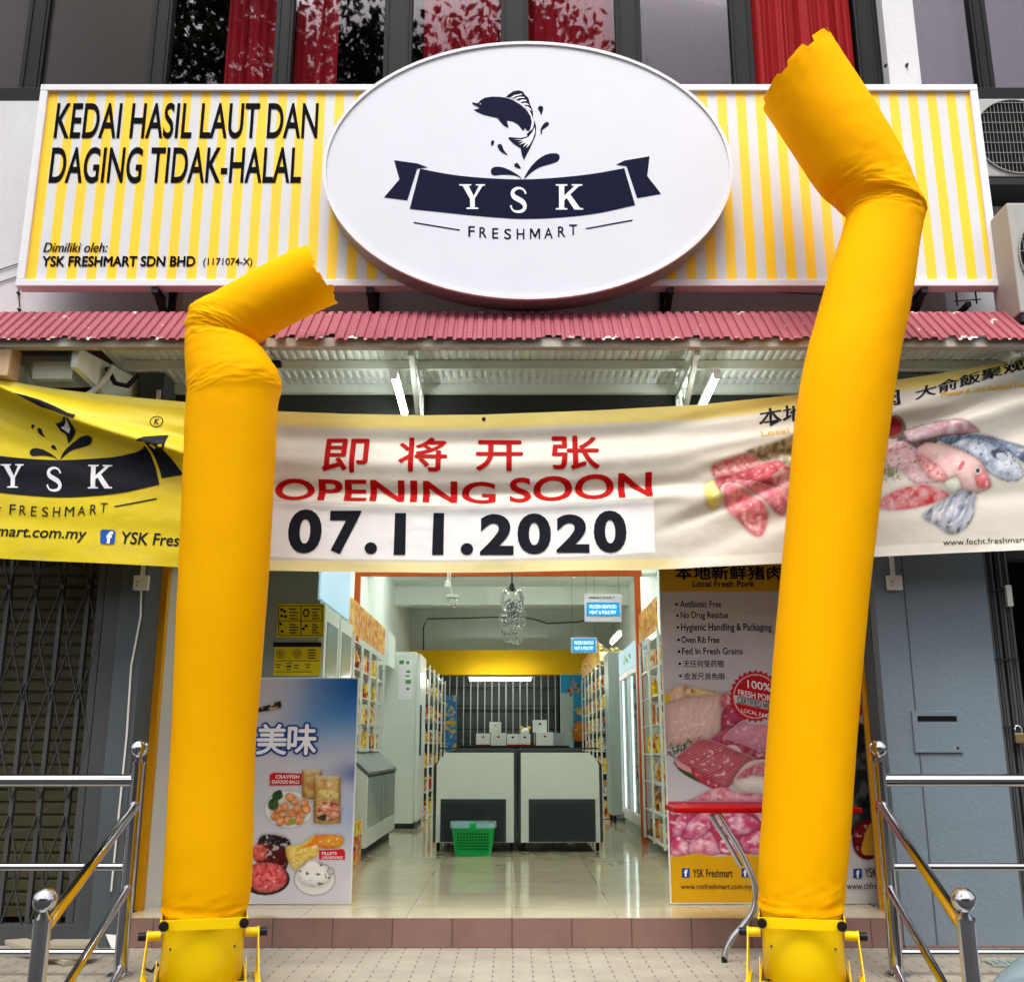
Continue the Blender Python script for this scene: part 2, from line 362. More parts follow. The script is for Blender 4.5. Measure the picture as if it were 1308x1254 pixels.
def glyphs_m(s, bold, shear, spacing):
    V, Fc = [], []; cap = glyphs('I')[0][:, 1].max()
    for i, ch in enumerate(s):
        if ch == ' ': continue
        hi = glyphs(s[:i+1], 0, 0, spacing)[0][:, 0].max(); v, f = glyphs(ch, 0 if ch == 'M' else bold)
        w = glyphs(ch)[0][:, 0]; c = hi - (w.max() - w.min())/2
        if ch == 'M': v = M_GL * [(w.max()-w.min()), cap]; f = [tuple(range(len(M_GL)))]
        v = v - [(v[:, 0].max()+v[:, 0].min())/2 - c, 0]
        v = v + np.stack([v[:, 1]*shear, v[:, 1]*0], 1)
        o = sum(len(q) for q in V); V.append(v); Fc += [tuple(k+o for k in g) for g in f]
    return np.concatenate(V), Fc
def text(mb, s, l, t, r, b, Y, bold=0, shear=0, spacing=1, warp=None, ref=None):
    """lettering that fills the box whose corners the photograph shows at (l,t)-(r,b), on the upright plane at Y; b may be (left, right) for a sloping line"""
    v, f = glyphs_m(s, bold, shear, spacing) if (bold and 'M' in s) else glyphs(s, bold, shear, spacing)
    if not len(v): return
    bl, br = b if isinstance(b, tuple) else (b, b)
    A, B, T = at(l, bl, Y), at(r, br, Y), at(l, t, Y)
    lo, hi = v.min(0), v.max(0)
    u = (v[:, 0] - lo[0]) / (hi[0] - lo[0]); w = (v[:, 1] - lo[1]) / (hi[1] - lo[1])
    X = A.x + u * (B.x - A.x); Z = A.z + u * (B.z - A.z) + w * (T.z - A.z)
    emit(mb, X, Z, f, Y, warp)
def fat(mb, s, l, t, r, b, Y, rad, n=8, warp=None):
    for k in range(n):
        a = 2*math.pi*k/n; dx, dy = rad*math.cos(a), rad*math.sin(a)
        text(mb, s, l+dx, t+dy, r+dx, b+dy, Y - .00025*k if warp is None else Y, warp=(lambda X, Z, k=k: warp(X, Z) - .00025*k) if warp else None)
def emit(mb, X, Z, faces, Y, warp):
    if warp is None:
        mb.add([(x, Y, z) for x, z in zip(X, Z)], faces); return
    bm = bmesh.new(); vs = [bm.verts.new((x, 0, z)) for x, z in zip(X, Z)]
    for f in faces:
        try: bm.faces.new([vs[i] for i in f])
        except ValueError: pass
    bm.normal_update()
    bmesh.ops.triangulate(bm, faces=[f for f in bm.faces if len(f.verts) > 3], quad_method='FIXED', ngon_method='EAR_CLIP')
    for ax, arr in ((0, X), (2, Z)):
        step = .025 if ax == 2 else .035
        a = math.floor(min(arr) / step) * step
        while a < max(arr):
            n = (1, 0, 0) if ax == 0 else (0, 0, 1); co = (a, 0, 0) if ax == 0 else (0, 0, a)
            bmesh.ops.bisect_plane(bm, geom=bm.verts[:] + bm.edges[:] + bm.faces[:], plane_co=co, plane_no=n, dist=1e-6)
            a += step
    bm.verts.index_update()
    P = np.array([v.co[:] for v in bm.verts])
    yy = warp(P[:, 0], P[:, 2])
    mb.add([(p[0], y, p[2]) for p, y in zip(P, yy)], [tuple(v.index for v in f.verts) for f in bm.faces]); bm.free()
def poly(mb, pts, Y, warp=None):
    P = [at(x, y, Y) for x, y in pts]
    emit(mb, np.array([p.x for p in P]), np.array([p.z for p in P]), [tuple(range(len(P)))], Y, warp)
def smooth_pts(pts, n=4, closed=True):
    P = [Vector(p) for p in pts]; N = len(P); out = []
    rng = range(N if closed else N - 1)
    for i in rng:
        g = (lambda j: P[j % N]) if closed else (lambda j: P[max(0, min(N - 1, j))])
        p0, p1, p2, p3 = g(i-1), g(i), g(i+1), g(i+2)
        for k in range(n):
            t = k / n
            out.append(tuple(.5 * (2*p1 + (p2-p0)*t + (2*p0-5*p1+4*p2-p3)*t*t + (3*p1-p0-3*p2+p3)*t**3)))
    if not closed: out.append(tuple(P[-1]))
    return out
Y_GL = [(0,1),(.46,1),(.46,.95),(.36,.94),(.56,.52),(.76,.94),(.64,.95),(.64,1),(1,1),(1,.95),(.9,.93),(.60,.42),(.60,.07),(.74,.05),(.74,0),(.28,0),(.28,.05),(.42,.07),(.42,.40),(.13,.93),(0,.95)]
K_GL = [(0,1),(.42,1),(.42,.95),(.31,.93),(.31,.55),(.68,.93),(.58,.95),(.58,1),(.97,1),(.97,.95),(.85,.93),(.53,.60),(.88,.08),(1,.05),(1,0),(.68,0),(.40,.46),(.31,.37),(.31,.07),(.42,.05),(.42,0),(0,0),(0,.05),(.12,.07),(.12,.93),(0,.95)]
def s_glyph():
    c = [(.86,.74),(.80,.86),(.66,.945),(.47,.965),(.28,.90),(.19,.76),(.28,.62),(.50,.52),(.72,.41),(.82,.25),(.73,.09),(.50,.035),(.29,.06),(.17,.14),(.10,.28)]
    w = [.10,.07,.08,.10,.14,.19,.21,.21,.21,.19,.14,.10,.08,.07,.10]
    pts = smooth_pts([(x, y, 0) for x, y in c], 3, False)
    ww = np.interp(np.linspace(0, len(c)-1, len(pts)), range(len(c)), w)
    L, Q = [], []
    for i, p in enumerate(pts):
        a, b = pts[max(0, i-1)], pts[min(len(pts)-1, i+1)]
        d = Vector((b[0]-a[0], b[1]-a[1])).normalized(); n = Vector((-d.y, d.x))
        L.append((p[0] + n.x*ww[i]/2, p[1] + n.y*ww[i]/2)); Q.append((p[0] - n.x*ww[i]/2, p[1] - n.y*ww[i]/2))
    return L + Q[::-1]
S_GL = s_glyph()
def glyph_box(mb, g, l, t, r, b, Y, warp=None):
    poly(mb, [(l + x*(r-l), b + y*(t-b)) for x, y in g], Y, warp)
z2 = lambda pts: [(400 + x/2.378, 40 + y/2.378) for x, y in pts]
z7 = lambda pts: [(590 + x/8.954, 100 + y/8.954) for x, y in pts]
FISH_BODY = z7([(115,290),(130,275),(150,285),(185,285),(210,255),(260,225),(340,212),(430,214),(500,224),(580,250),(660,300),(730,360),(780,430),(800,500),(790,570),(770,600),(745,602),(720,570),(705,605),(680,580),(640,530),(580,495),(515,485),(535,570),(480,545),(440,500),(405,455),(330,440),(250,420),(180,390),(130,360),(190,350),(200,340),(150,315)])
FISH_FIN = z7([(502,218),(530,190),(590,150),(650,140),(700,155),(720,190),(760,225),(780,300),(810,370),(815,430),(812,470),(796,420),(746,345),(686,284),(606,236),(540,222)])
FIN_WHITE = [z7([(546,228),(600,195),(680,180),(690,190),(620,205),(585,225)]), z7([(600,232),(650,215),(710,215),(720,225),(660,228),(625,245)]), z7([(650,262),(690,245),(735,250),(742,262),(700,266),(668,276)]), z7([(690,292),(720,282),(760,296),(772,310),(735,304),(706,306)]), z7([(720,325),(750,322),(785,352),(795,375),(770,360),(742,350)])]
FISH_TAIL = z7([(832,480),(850,560),(842,660),(806,740),(775,810),(738,880),(712,935),(685,880),(670,800),(640,785),(590,750),(530,690),(540,675),(600,680),(680,685),(750,665),(742,640),(770,612),(806,590),(822,540)])
TAIL_WHITE = [z7([(590,698),(690,702),(760,676),(812,610),(832,560),(836,620),(810,700),(770,770),(735,800),(760,745),(700,790),(735,735),(650,765),(720,722),(640,735),(700,712)])]
DROPS = [z7([(868,350),(885,322),(905,318),(930,335),(925,370),(912,415),(900,418),(892,385)]), z7([(905,640),(897,600),(915,550),(950,510),(985,502),(997,525),(975,555),(935,580),(915,605),(916,640)]), z7([(330,740),(345,712),(368,718),(366,745),(345,778)]), z7([(405,775),(430,752),(460,770),(480,825),(525,880),(470,858),(430,825)]), z7([(598,995),(615,970),(645,980),(676,1035),(630,1025),(605,1012)])]
SPLASH = [z7([(690,1155),(630,1120),(540,1105),(440,1105),(370,1112),(335,1090),(332,1050),(360,1020),(420,1012),(500,1030),(590,1075),(650,1115)]), z7([(710,1155),(740,1085),(800,1000),(870,930),(960,875),(1060,858),(1110,875),(1118,915),(1090,955),(1000,985),(900,1015),(820,1060),(760,1110)])]
RIBBON = z2([(325,418),(430,437),(540,447),(640,450),(740,445),(850,433),(945,416),(978,528),(870,552),(760,565),(640,570),(520,563),(400,551),(293,540)])
TAIL_L = z2([(246,392),(318,402),(348,414),(316,418),(286,514),(215,505),(262,450)])
TAIL_R = z2([(1022,380),(945,393),(920,406),(952,410),(984,507),(1057,494),(1015,440)])
LINES = [z2([(305,579),(445,602),(445,606),(305,583)]), z2([(828,598),(970,572),(970,576),(828,602)])]
FRESH = list(zip('FRESHMART', (481,516,553,591,630,674,715,755,790), (16,18,15,17,19,25,21,18,19), (624,627,630,632,632,631,629,625,619)))

# ------------------------------------------------------------------ printed pictures: colour per vertex of a fine sheet
def vnoise(x, y, seed=0):
    xi, yi = np.floor(x).astype(np.int64), np.floor(y).astype(np.int64); fx, fy = x - xi, y - yi
    def h(a, b):
        n = (a * 374761393 + b * 668265263 + seed * 2147483647) & 0xffffffff
        n = ((n ^ (n >> 13)) * 1274126177) & 0xffffffff
        return ((n ^ (n >> 16)) & 0xffff) / 65535.0
    fx, fy = fx*fx*(3-2*fx), fy*fy*(3-2*fy)
    return (h(xi,yi)*(1-fx)+h(xi+1,yi)*fx)*(1-fy) + (h(xi,yi+1)*(1-fx)+h(xi+1,yi+1)*fx)*fy
def fbm(x, y, seed=0, o=4):
    s = 0; a = .5
    for k in range(o): s = s + a * vnoise(x * 2**k, y * 2**k, seed + k); a *= .5
    return s / (1 - .5**o)
def sm(t): t = np.clip(t, 0, 1); return t*t*(3-2*t)
class Pic:
    def __init__(s, px, py, col): s.x, s.y = px, py; s.c = np.tile(np.array(S(*col)), (len(px), 1))
    def put(s, a, col): s.c = s.c * (1 - a[:, None]) + np.asarray(col) * a[:, None]
    def mask(s, pts, soft=0):
        x, y = s.x, s.y; P = np.array(pts); ins = np.zeros(len(x), bool); d = np.full(len(x), 1e9)
        x0, x1, y0, y1 = P[:,0].min()-6, P[:,0].max()+6, P[:,1].min()-6, P[:,1].max()+6
        sel = (x > x0) & (x < x1) & (y > y0) & (y < y1); xs, ys = x[sel], y[sel]
        i2 = np.zeros(len(xs), bool); d2 = np.full(len(xs), 1e9)
        for i in range(len(P)):
            (ax, ay), (bx, by) = P[i], P[(i+1) % len(P)]
            c = ((ay > ys) != (by > ys)) & (xs < (bx-ax)*(ys-ay)/((by-ay) or 1e-9)+ax); i2 ^= c
            t = np.clip(((xs-ax)*(bx-ax)+(ys-ay)*(by-ay))/((bx-ax)**2+(by-ay)**2+1e-9), 0, 1)
            d2 = np.minimum(d2, np.hypot(xs-ax-t*(bx-ax), ys-ay-t*(by-ay)))
        sd = np.where(i2, d2, -d2); full = np.full(len(x), -1e9); full[sel] = sd; return full
    def shape(s, pts, col, col2=None, ns=6, seed=0, rim=None, rimw=2, vol=.34, soft=.8, stripe=None, thr=None, smooth=True, specks=None):
        if smooth: pts = smooth_pts([(x, y, 0) for x, y in pts], 3)
        pts = [(p[0], p[1]) for p in pts]; sd = s.mask(pts); a = np.clip(sd / soft + .5, 0, 1)
        c = np.tile(np.array(S(*col)), (len(s.x), 1))
        if col2:
            n = fbm(s.x/ns, s.y/ns, seed)
            if stripe:
                ang, per = stripe[:2]; reg = stripe[2] if len(stripe) > 2 else 0
                u, v = s.x*math.cos(ang)+s.y*math.sin(ang), -s.x*math.sin(ang)+s.y*math.cos(ang); wob = 9*fbm(s.x/16, s.y/16, seed+9)
                n = (1-reg)*fbm((u+1.2*wob)/per*.9, v/(per*6), seed+4, 3) + reg*(.5+.5*np.sin(u/per*2*math.pi+wob)*(.4+1.2*vnoise(s.x/6, s.y/6, seed+5)))
                n = (n-.5)*1.5+.5
            n = np.clip((n - (.05 if stripe else .28)) / (.95 if stripe else .44), 0, 1) if thr is None else np.clip((n - thr)*8, 0, 1)
            c = c*(1-n[:,None]) + np.array(S(*col2))*n[:,None]
        if rim: r = np.clip(1 - sd / rimw, 0, 1); c = c*(1-r[:,None]) + np.array(S(*rim))*r[:,None]
        if specks:
            n = np.clip((fbm(s.x/3.1+2*vnoise(s.x/9, s.y/9, 3), s.y/2.6, seed+31, 3)-.66)*9, 0, .85); c = c*(1-n[:,None]) + np.array(S(*specks))*n[:,None]
        mxd = sd.max()
        if vol and col2 and mxd > 3:
            P_ = np.array(pts); h_ = max(1e-3, np.ptp(P_[:,1])/2); k = np.clip(sd/(mxd*.75), 0, 1); k = 1 - vol*(1-k*(2-k)) - .14*np.clip((s.y-P_[:,1].mean())/h_, -1, 1) + .05
            c = np.clip(c*k[:,None], 0, 1); gl = sm(k-.92)*(vnoise(s.x/4.5, s.y/3.0, seed+77) > .80)*.0
            hl = np.clip((vnoise(s.x/5.0, s.y/3.4, seed+71)-.78)*6, 0, .5)*np.clip(sd/(mxd*.4)-.3, 0, 1); c = c*(1-hl[:,None]) + hl[:,None]*np.array(S(252,244,240))
            s.put(np.clip((sd+4.5)/7, 0, 1)*.30*(sd < .6), S(60,48,44))
        s.put(a, c)
    def ell(s, cx, cy, rx, ry, col, rot=0, **k):
        s.shape([(cx + rx*math.cos(a)*math.cos(rot) - ry*math.sin(a)*math.sin(rot), cy + rx*math.cos(a)*math.sin(rot) + ry*math.sin(a)*math.cos(rot)) for a in np.linspace(0, 2*math.pi, 20, endpoint=False)], col, smooth=False, **k)
def sheet(name, x0, x1, z0, z1, yf, cell, paint, m, parent, base=(230, 230, 230)):
    nx, nz = int((x1-x0)/cell)+1, int((z1-z0)/cell)+1
    X, Z = np.meshgrid(np.linspace(x0, x1, nx), np.linspace(z0, z1, nz))
    return sheet_grid(name, X, Z, yf, paint, m, parent, base)
def sheet_grid(name, X, Z, yf, paint, m, parent, base=(230, 230, 230)):
    nz, nx = X.shape; X, Z = X.ravel(), Z.ravel()
    Y = yf(X, Z) if callable(yf) else np.full(len(X), float(yf))
    px, py = proj(X, Y, Z); pic = Pic(px, py, base); paint(pic, X, Z)
    me = bpy.data.meshes.new(name); n = len(X); nf = (nx-1)*(nz-1)
    i = (np.arange(nz-1)[:,None]*nx + np.arange(nx-1)[None,:]).ravel()
    me.vertices.add(n); me.vertices.foreach_set('co', np.stack([X,Y,Z],1).astype(np.float32).ravel())
    me.loops.add(nf*4); me.loops.foreach_set('vertex_index', np.stack([i,i+1,i+nx+1,i+nx],1).astype(np.int32).ravel())
    me.polygons.add(nf); me.polygons.foreach_set('loop_start', np.arange(0,nf*4,4,dtype=np.int32))
    me.polygons.foreach_set('use_smooth', np.ones(nf, bool)); me.update(calc_edges=True)
    a = me.color_attributes.new('print', 'FLOAT_COLOR', 'POINT')
    a.data.foreach_set('color', np.concatenate([np.clip(pic.c,0,1), np.ones((n,1))],1).astype(np.float32).ravel())
    me.materials.append(m); return link(name, me, parent)

# ------------------------------------------------------------------ ground
STEP = .156; ROAD = -.6
tag(MB().box(-80, 80, -80, 3.72, ROAD-.5, ROAD).box(-80, -1.95, 3.72, 40, ROAD-.5, ROAD).box(1.95, 80, 3.72, 40, ROAD-.5, ROAD).build('road', 'asphalt'), 'grey asphalt road in front of the shop', 'road', kind='structure')
w = MB().box(-9, 9, 5.33, 6.2, ROAD-.4, 0).box(-1.93, 1.93, 4.93, 5.33, ROAD-.4, 0)
tag(w.build('walkway', 'walk_tile'), 'pale tiled five foot way before the shop step', 'walkway', kind='structure')
st = MB()
for i in range(3): st.box(-1.93, 1.93, 4.93-.3*(i+1), 4.93-.3*i, ROAD-.45, -.15*(i+1))
tag(st.build('entrance_steps', 'concrete'), 'concrete steps down from the walkway to the road', 'steps', kind='structure')
tag(MB().box(-2.22, 2.2, 6.2, 6.2155, 0, STEP-.001).build('shop_step', 'riser_tile'), 'brown tiled step riser along the shop entrance', 'step', kind='structure')
tag(MB().box(-2.21, 2.19, 6.216, 20.6, STEP-.004-.2, STEP).build('shop_floor', 'floor_tile'), 'glossy beige tiled floor of the shop', 'floor', kind='structure')
dp = MB()
for i in range(5): dp.box(2.475+.038*i, 2.497+.038*i, 5.69, 5.80, .003, .010)
dp.box(2.46, 2.67, 5.675, 5.69, .003, .012).box(2.46, 2.67, 5.80, 5.815, .003, .012)
tag(dp.build('drain_cover', 'fridge_grey'), 'grey slotted drain cover on the walkway beside the letterbox pillar', 'drain cover')

# ------------------------------------------------------------------ the shophouse
B = thing('shophouse', 'white and grey two storey shophouse with dark framed upper windows over an open shop front', 'building', (0, 6.3, 0))
f = MB().box(-8, -2.19, 6.3, 6.5, 3.425, 5.48)
f.build('white_facade_wall', 'white_wall', B)
g = MB().box(-2.19, 2.64, 6.3, 6.5, 3.425, 5.48).box(2.86, 8, 6.36, 6.5, 3.425, 5.48)
g.build('grey_facade_wall', 'grey_wall', B)
MB().box(2.64, 2.86, 6.25, 6.52, 3.425, 8).build('pier', 'white_wall', B)
MB().box(-8, 2.64, 6.3, 6.55, 7.3, 9.6).box(2.86, 8, 6.3, 6.55, 7.3, 9.6).build('upper_wall', 'white_wall', B)
MB().box(-7, 7, 6.45, 6.6, 2.26, 3.425).build('dark_header', 'dark_wall', B)
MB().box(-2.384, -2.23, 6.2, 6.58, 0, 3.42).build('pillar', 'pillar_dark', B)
p = MB().box(2.205, 2.89, 6.2, 6.3, 0.012, 3.42)
rp = p.build('pillar', 'blue_grey', B)
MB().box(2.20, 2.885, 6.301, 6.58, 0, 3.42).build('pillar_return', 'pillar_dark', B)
MB().box(2.385, 2.392, 6.196, 6.2, .012, 3.4).build('pillar_groove', 'pillar_dark', B)
MB().box(2.205, 2.89, 6.19, 6.2, 0, .012).build('skirting', 'riser_tile', B)
MB().box(-2.245, -2.19, 6.47, 6.53, STEP, 3.3).build('yellow_trim', 'yellow_trim', B)
MB().box(2.186, 2.215, 6.47, 6.52, STEP, 3.3).build('yellow_trim', 'yellow_trim', B)
MB().add([(-2.19, 6.53, STEP), (-2.05, 6.74, STEP), (-2.05, 6.78, STEP), (-2.23, 6.56, STEP), (-2.19, 6.53, 2.26), (-2.05, 6.74, 2.26), (-2.05, 6.78, 2.26), (-2.23, 6.56, 2.26)], [(0,1,5,4),(1,2,6,5),(2,3,7,6),(3,0,4,7),(4,5,6,7),(3,2,1,0)]).build('pale_side_panel', 'pale_panel', B)
# room behind
room = MB().box(-2.5, -1.95, 6.9, 20.6, STEP-.2, 3.7).box(1.95, 2.5, 6.98, 20.6, STEP-.2, 3.7).box(-2.4, -2.3, 6.58, 6.9, STEP-.2, 3.7).box(2.31, 2.5, 6.58, 6.98, STEP-.2, 3.7)
room.build('shop_wall', 'wall_green', B)
MB().box(-2.5, 2.5, 6.6, 20.8, 3.7, 3.85).build('shop_ceiling', 'wall_green', B)
for y, d in ((9.6, .3), (13.6, .34), (17.0, .3)): MB().box(-1.95, 1.95, y, y+.3, 3.7-d, 3.70).build('ceiling_beam', 'wall_green', B)
MB().box(-1.95, 1.95, 19.9, 20.1, 2.9, 3.70).build('rear_wall', 'wall_green', B)
MB().box(-1.95, 1.95, 19.7, 20.1, 2.44, 2.9).build('yellow_bulkhead', 'int_yellow', B)
MB().box(-2.4, 2.4, 20.55, 20.8, STEP, 3.7).build('rear_dark_wall', 'dark_wall', B)
# exposed orange frame inside the shop
fr = MB().box(-1.67, 1.38, 10.78, 10.84, 2.86, 2.92).box(-1.67, -1.61, 10.78, 10.84, STEP, 2.86).box(1.30, 1.36, 10.78, 10.84, STEP, 2.86)
tag(fr.build('orange_door_frame', 'orange_frame'), 'orange painted steel door frame standing across the shop aisle', 'door frame')
# upper windows
zb, zt = 5.48, 7.3
def window(x0, x1, muls, panes, label):
    fm = MB()
    fm.box(x0, x1, 6.33, 6.45, zb, zb+.13)
    fm.box(x0, x1, 6.33, 6.45, zt-.1, zt)
    for a, b in muls:
        m = (a + b) / 2
        fm.box(a, b, 6.35, 6.43, zb+.13, zt-.1)
        fm.box(a+.02, a+.035, 6.34, 6.35, zb+.13, zt-.1).box(b-.035, b-.02, 6.34, 6.35, zb+.13, zt-.1)
    o = fm.build('window_frame', 'dark_frame', B, bevel=.004)
    for a, b, k in panes:
        if k: MB().box(a-.008, b+.008, 6.385, 6.391, zb+.122, zt-.092).build('window_pane', k, o)
window(-8, 2.64, [(-4.45,-4.3),(-3.5,-3.35),(-2.6,-2.46),(-1.705,-1.58),(-.92,-.72),(-.08,.118),(.746,.93),(1.576,1.73),(2.474,2.64)],
       [(-8,-4.45,'grey_film'),(-4.3,-3.5,'grey_film'),(-3.35,-2.6,'grey_film'),(-2.46,-1.705,'window_glass'),(-1.58,-.92,'window_glass'),(-.72,-.08,'window_glass'),(.118,.746,'window_glass'),(.93,1.576,'window_glass')], '')
window(2.86, 8, [(2.86,2.90),(3.315,3.43),(4.3,4.45)], [(2.90,3.315,'window_glass'),(3.43,4.3,'window_glass'),(4.45,8,'grey_film')], '')
MB().box(-8, 8, 8.2, 8.3, 5.3, 7.5).box(-8, 8, 6.52, 8.2, 5.28, 5.36).box(-8, 8, 6.56, 8.2, 7.42, 7.5).box(-8.1,-8,6.5,8.2,5.3,7.5).box(8,8.1,6.5,8.2,5.3,7.5).build('upper_room', 'room_dark', B)
def curtain(x0, x1, m, label, y=6.58, amp=.025, seed=0):
    b = MB(); rnd = random.Random(seed); n = max(12, int((x1-x0)*70)); L, U = [], []
    for i in range(n+1):
        x = x0 + (x1-x0)*i/n
        d = amp*math.sin(x*38+seed) + amp*.6*math.sin(x*17+seed*2) + amp*.4*rnd.uniform(-1,1)
        L.append((x + .012*math.sin(x*9), y + d*1.3, zb+.02)); U.append((x, y + d*.7, zt-.02))
    for i in range(n): b.add([L[i], L[i+1], U[i+1], U[i]], [(0,1,2,3)])
    tag(b.build('curtain', m, smooth=True, fix=False), label, 'curtain', 'curtains behind the upper windows')
curtain(-2.12, -1.70, 'curtain', 'dark red curtain behind the third pane from the left, beside a strip of bare glass', seed=1)
curtain(-1.60, -1.30, 'curtain', 'narrow red curtain at the left of the pane just above the sign lettering end', seed=2)
curtain(-.66, -.06, 'curtain', 'dark red curtain filling the pane over the left shoulder of the oval sign', seed=3)
curtain(.10, .76, 'curtain', 'dark red curtain filling the pane above the top of the oval sign', seed=4)
curtain(.90, 1.60, 'mauve', 'pale mauve curtain behind the closed pane right of the oval sign top', amp=.008, seed=5)
curtain(1.745, 2.46, 'open_curtain', 'bright red curtain hanging in the open window behind the bent tube head', y=6.42, amp=.03, seed=6)
curtain(2.9, 3.32, 'mauve', 'purple grey curtain behind the narrow pane right of the white pier', amp=.008, seed=7)
curtain(3.42, 4.3, 'mauve', 'purple grey curtain in the rightmost pane over the fan unit', amp=.008, seed=8)

# ------------------------------------------------------------------ awning
m, t, p = new_mat('red_corrugated_sheet'); N, L = t.nodes, t.links
tc = N.new('ShaderNodeTexCoord'); a1 = N.new('ShaderNodeTexNoise'); a1.inputs['Scale'].default_value = 9; a1.inputs['Detail'].default_value = 10; a1.inputs['Roughness'].default_value = .72
a2 = N.new('ShaderNodeTexNoise'); a2.inputs['Scale'].default_value = 3; L.new(tc.outputs['Object'], a1.inputs[0]); L.new(tc.outputs['Object'], a2.inputs[0])
r1 = N.new('ShaderNodeValToRGB'); r1.color_ramp.elements[0].position = .64; r1.color_ramp.elements[1].position = .66
sz = N.new('ShaderNodeSeparateXYZ'); L.new(tc.outputs['Object'], sz.inputs[0]); mrz = N.new('ShaderNodeMapRange'); mrz.inputs[1].default_value = 3.435; mrz.inputs[2].default_value = 3.40; mrz.inputs[3].default_value = 0; mrz.inputs[4].default_value = .13; L.new(sz.outputs[2], mrz.inputs[0])
mrt = N.new('ShaderNodeMapRange'); mrt.inputs[1].default_value = 3.68; mrt.inputs[2].default_value = 3.71; mrt.inputs[3].default_value = 0; mrt.inputs[4].default_value = .07; L.new(sz.outputs[2], mrt.inputs[0])
adz = N.new('ShaderNodeMath'); adz.operation = 'ADD'; L.new(a1.outputs[0], adz.inputs[0]); L.new(mrz.outputs[0], adz.inputs[1]); ad2 = N.new('ShaderNodeMath'); ad2.operation = 'ADD'; L.new(adz.outputs[0], ad2.inputs[0]); L.new(mrt.outputs[0], ad2.inputs[1]); L.new(ad2.outputs[0], r1.inputs[0])
mx = N.new('ShaderNodeMix'); mx.data_type = 'RGBA'; mx.inputs[6].default_value = S(130, 52, 64) + (1,); mx.inputs[7].default_value = S(158, 82, 94) + (1,); L.new(a2.outputs[0], mx.inputs[0])
m2 = N.new('ShaderNodeMix'); m2.data_type = 'RGBA'; L.new(mx.outputs[2], m2.inputs[6]); m2.inputs[7].default_value = S(226, 214, 212) + (1,); L.new(r1.outputs[0], m2.inputs[0]); L.new(m2.outputs[2], p.inputs['Base Color'])
p.inputs['Roughness'].default_value = .7; M['red_sheet'] = m
AW = thing('awning', 'red corrugated metal awning with a chipped front edge on white trusses over the shop front', 'awning', (0, 6.0, 3.4))
def corr(x0, x1, per, prof, path, m, name, parent, edge=None, th=0):
    """corrugated sheet: profile prof (fraction of period, height) repeated along x, laid along path of (y, z, ny, nz)"""
    xs = []; x = x0
    while x < x1:
        for fr_, h in prof: xs.append((x + fr_*per, h))
        x += per
    b = MB(); rows = []
    for k, (y, z, ny, nz) in enumerate(path):
        row = []
        for x, h in xs:
            e = edge(x) if (edge and k == 0) else 0
            row.append((x, y + ny*h + (e*(path[1][0]-y)), z + nz*h + (e*(path[1][1]-z))))
        rows.append(row)
    n = len(xs); vs = [q for r_ in rows for q in r_]
    b.add(vs, [(k*n+i, k*n+i+1, (k+1)*n+i+1, (k+1)*n+i) for k in range(len(path)-1) for i in range(n-1)])
    return b.build(name, m, parent, fix=False)
PRF = [(0, 0), (.10, .012), (.62, .012), (.72, 0)]
er = random.Random(3); ev = [max(0, er.gauss(.18, .24)) if er.random() < .55 else 0 for _ in range(400)]
def edge(x): return min(.85, ev[int((x+8)*17.25) % 400])
def lean(x): return .0
corr(-5.2, 5.2, .058, PRF, [(5.6, 3.402, -.7, .7), (5.66, 3.462, -.7, .7), (5.9, 3.70, -.5, .85), (6.29, 3.82, -.1, 1)], 'red_sheet', 'roof_sheet', AW, edge)
MB().box(-5.0, 5.2, 5.64, 5.70, 3.375, 3.432).build('front_beam', 'beam_grey', AW)
corr(-2.5, 5.0, .05, [(0, 0), (.2, .008), (.45, .008), (.65, 0)], [(5.70, 3.44, 0, 1), (6.07, 3.43, 0, 1), (6.448, 3.42, 0, 1)], 'under_white', 'soffit_sheet', AW)
MB().box(-2.42, 5, 6.0, 6.04, 3.375, 3.4295).box(-2.42, 5, 6.40, 6.445, 3.36, 3.4205).build('purlin', 'under_white', AW)
for x in (-.60, 1.10, 3.0):
    q = MB()
    q.bar((x, 5.70, 3.36), (x, 6.44, 3.33), .035, .035).bar((x, 5.74, 3.36), (x, 6.43, 3.06), .03, .03).bar((x, 6.43, 3.35), (x, 6.43, 2.9), .035, .03)
    for y in (5.95, 6.15, 6.3):
        zl = 3.36 - (y-5.74)/.69*.30
        q.bar((x, y, zl), (x+.0, y+.06, 3.35), .02, .02)
    q.build('truss', 'under_white', AW)
MB().add([(-2.62, 5.72, 3.40), (-2.40, 6.44, 3.40), (-2.40, 6.44, 3.05), (-2.62, 5.72, 3.28), (-2.58, 5.72, 3.40), (-2.36, 6.44, 3.40), (-2.36, 6.44, 3.05), (-2.58, 5.72, 3.28)],
         [(0,1,2,3),(7,6,5,4),(0,4,5,1),(1,5,6,2),(2,6,7,3),(3,7,4,0)]).build('end_panel', 'under_white', AW)
MB().box(-6, -2.62, 5.9, 6.3, 3.36, 3.42).box(-2.90, -2.66, 5.84, 6.0, 3.25, 3.36).build('left_soffit', 'under_white', AW)
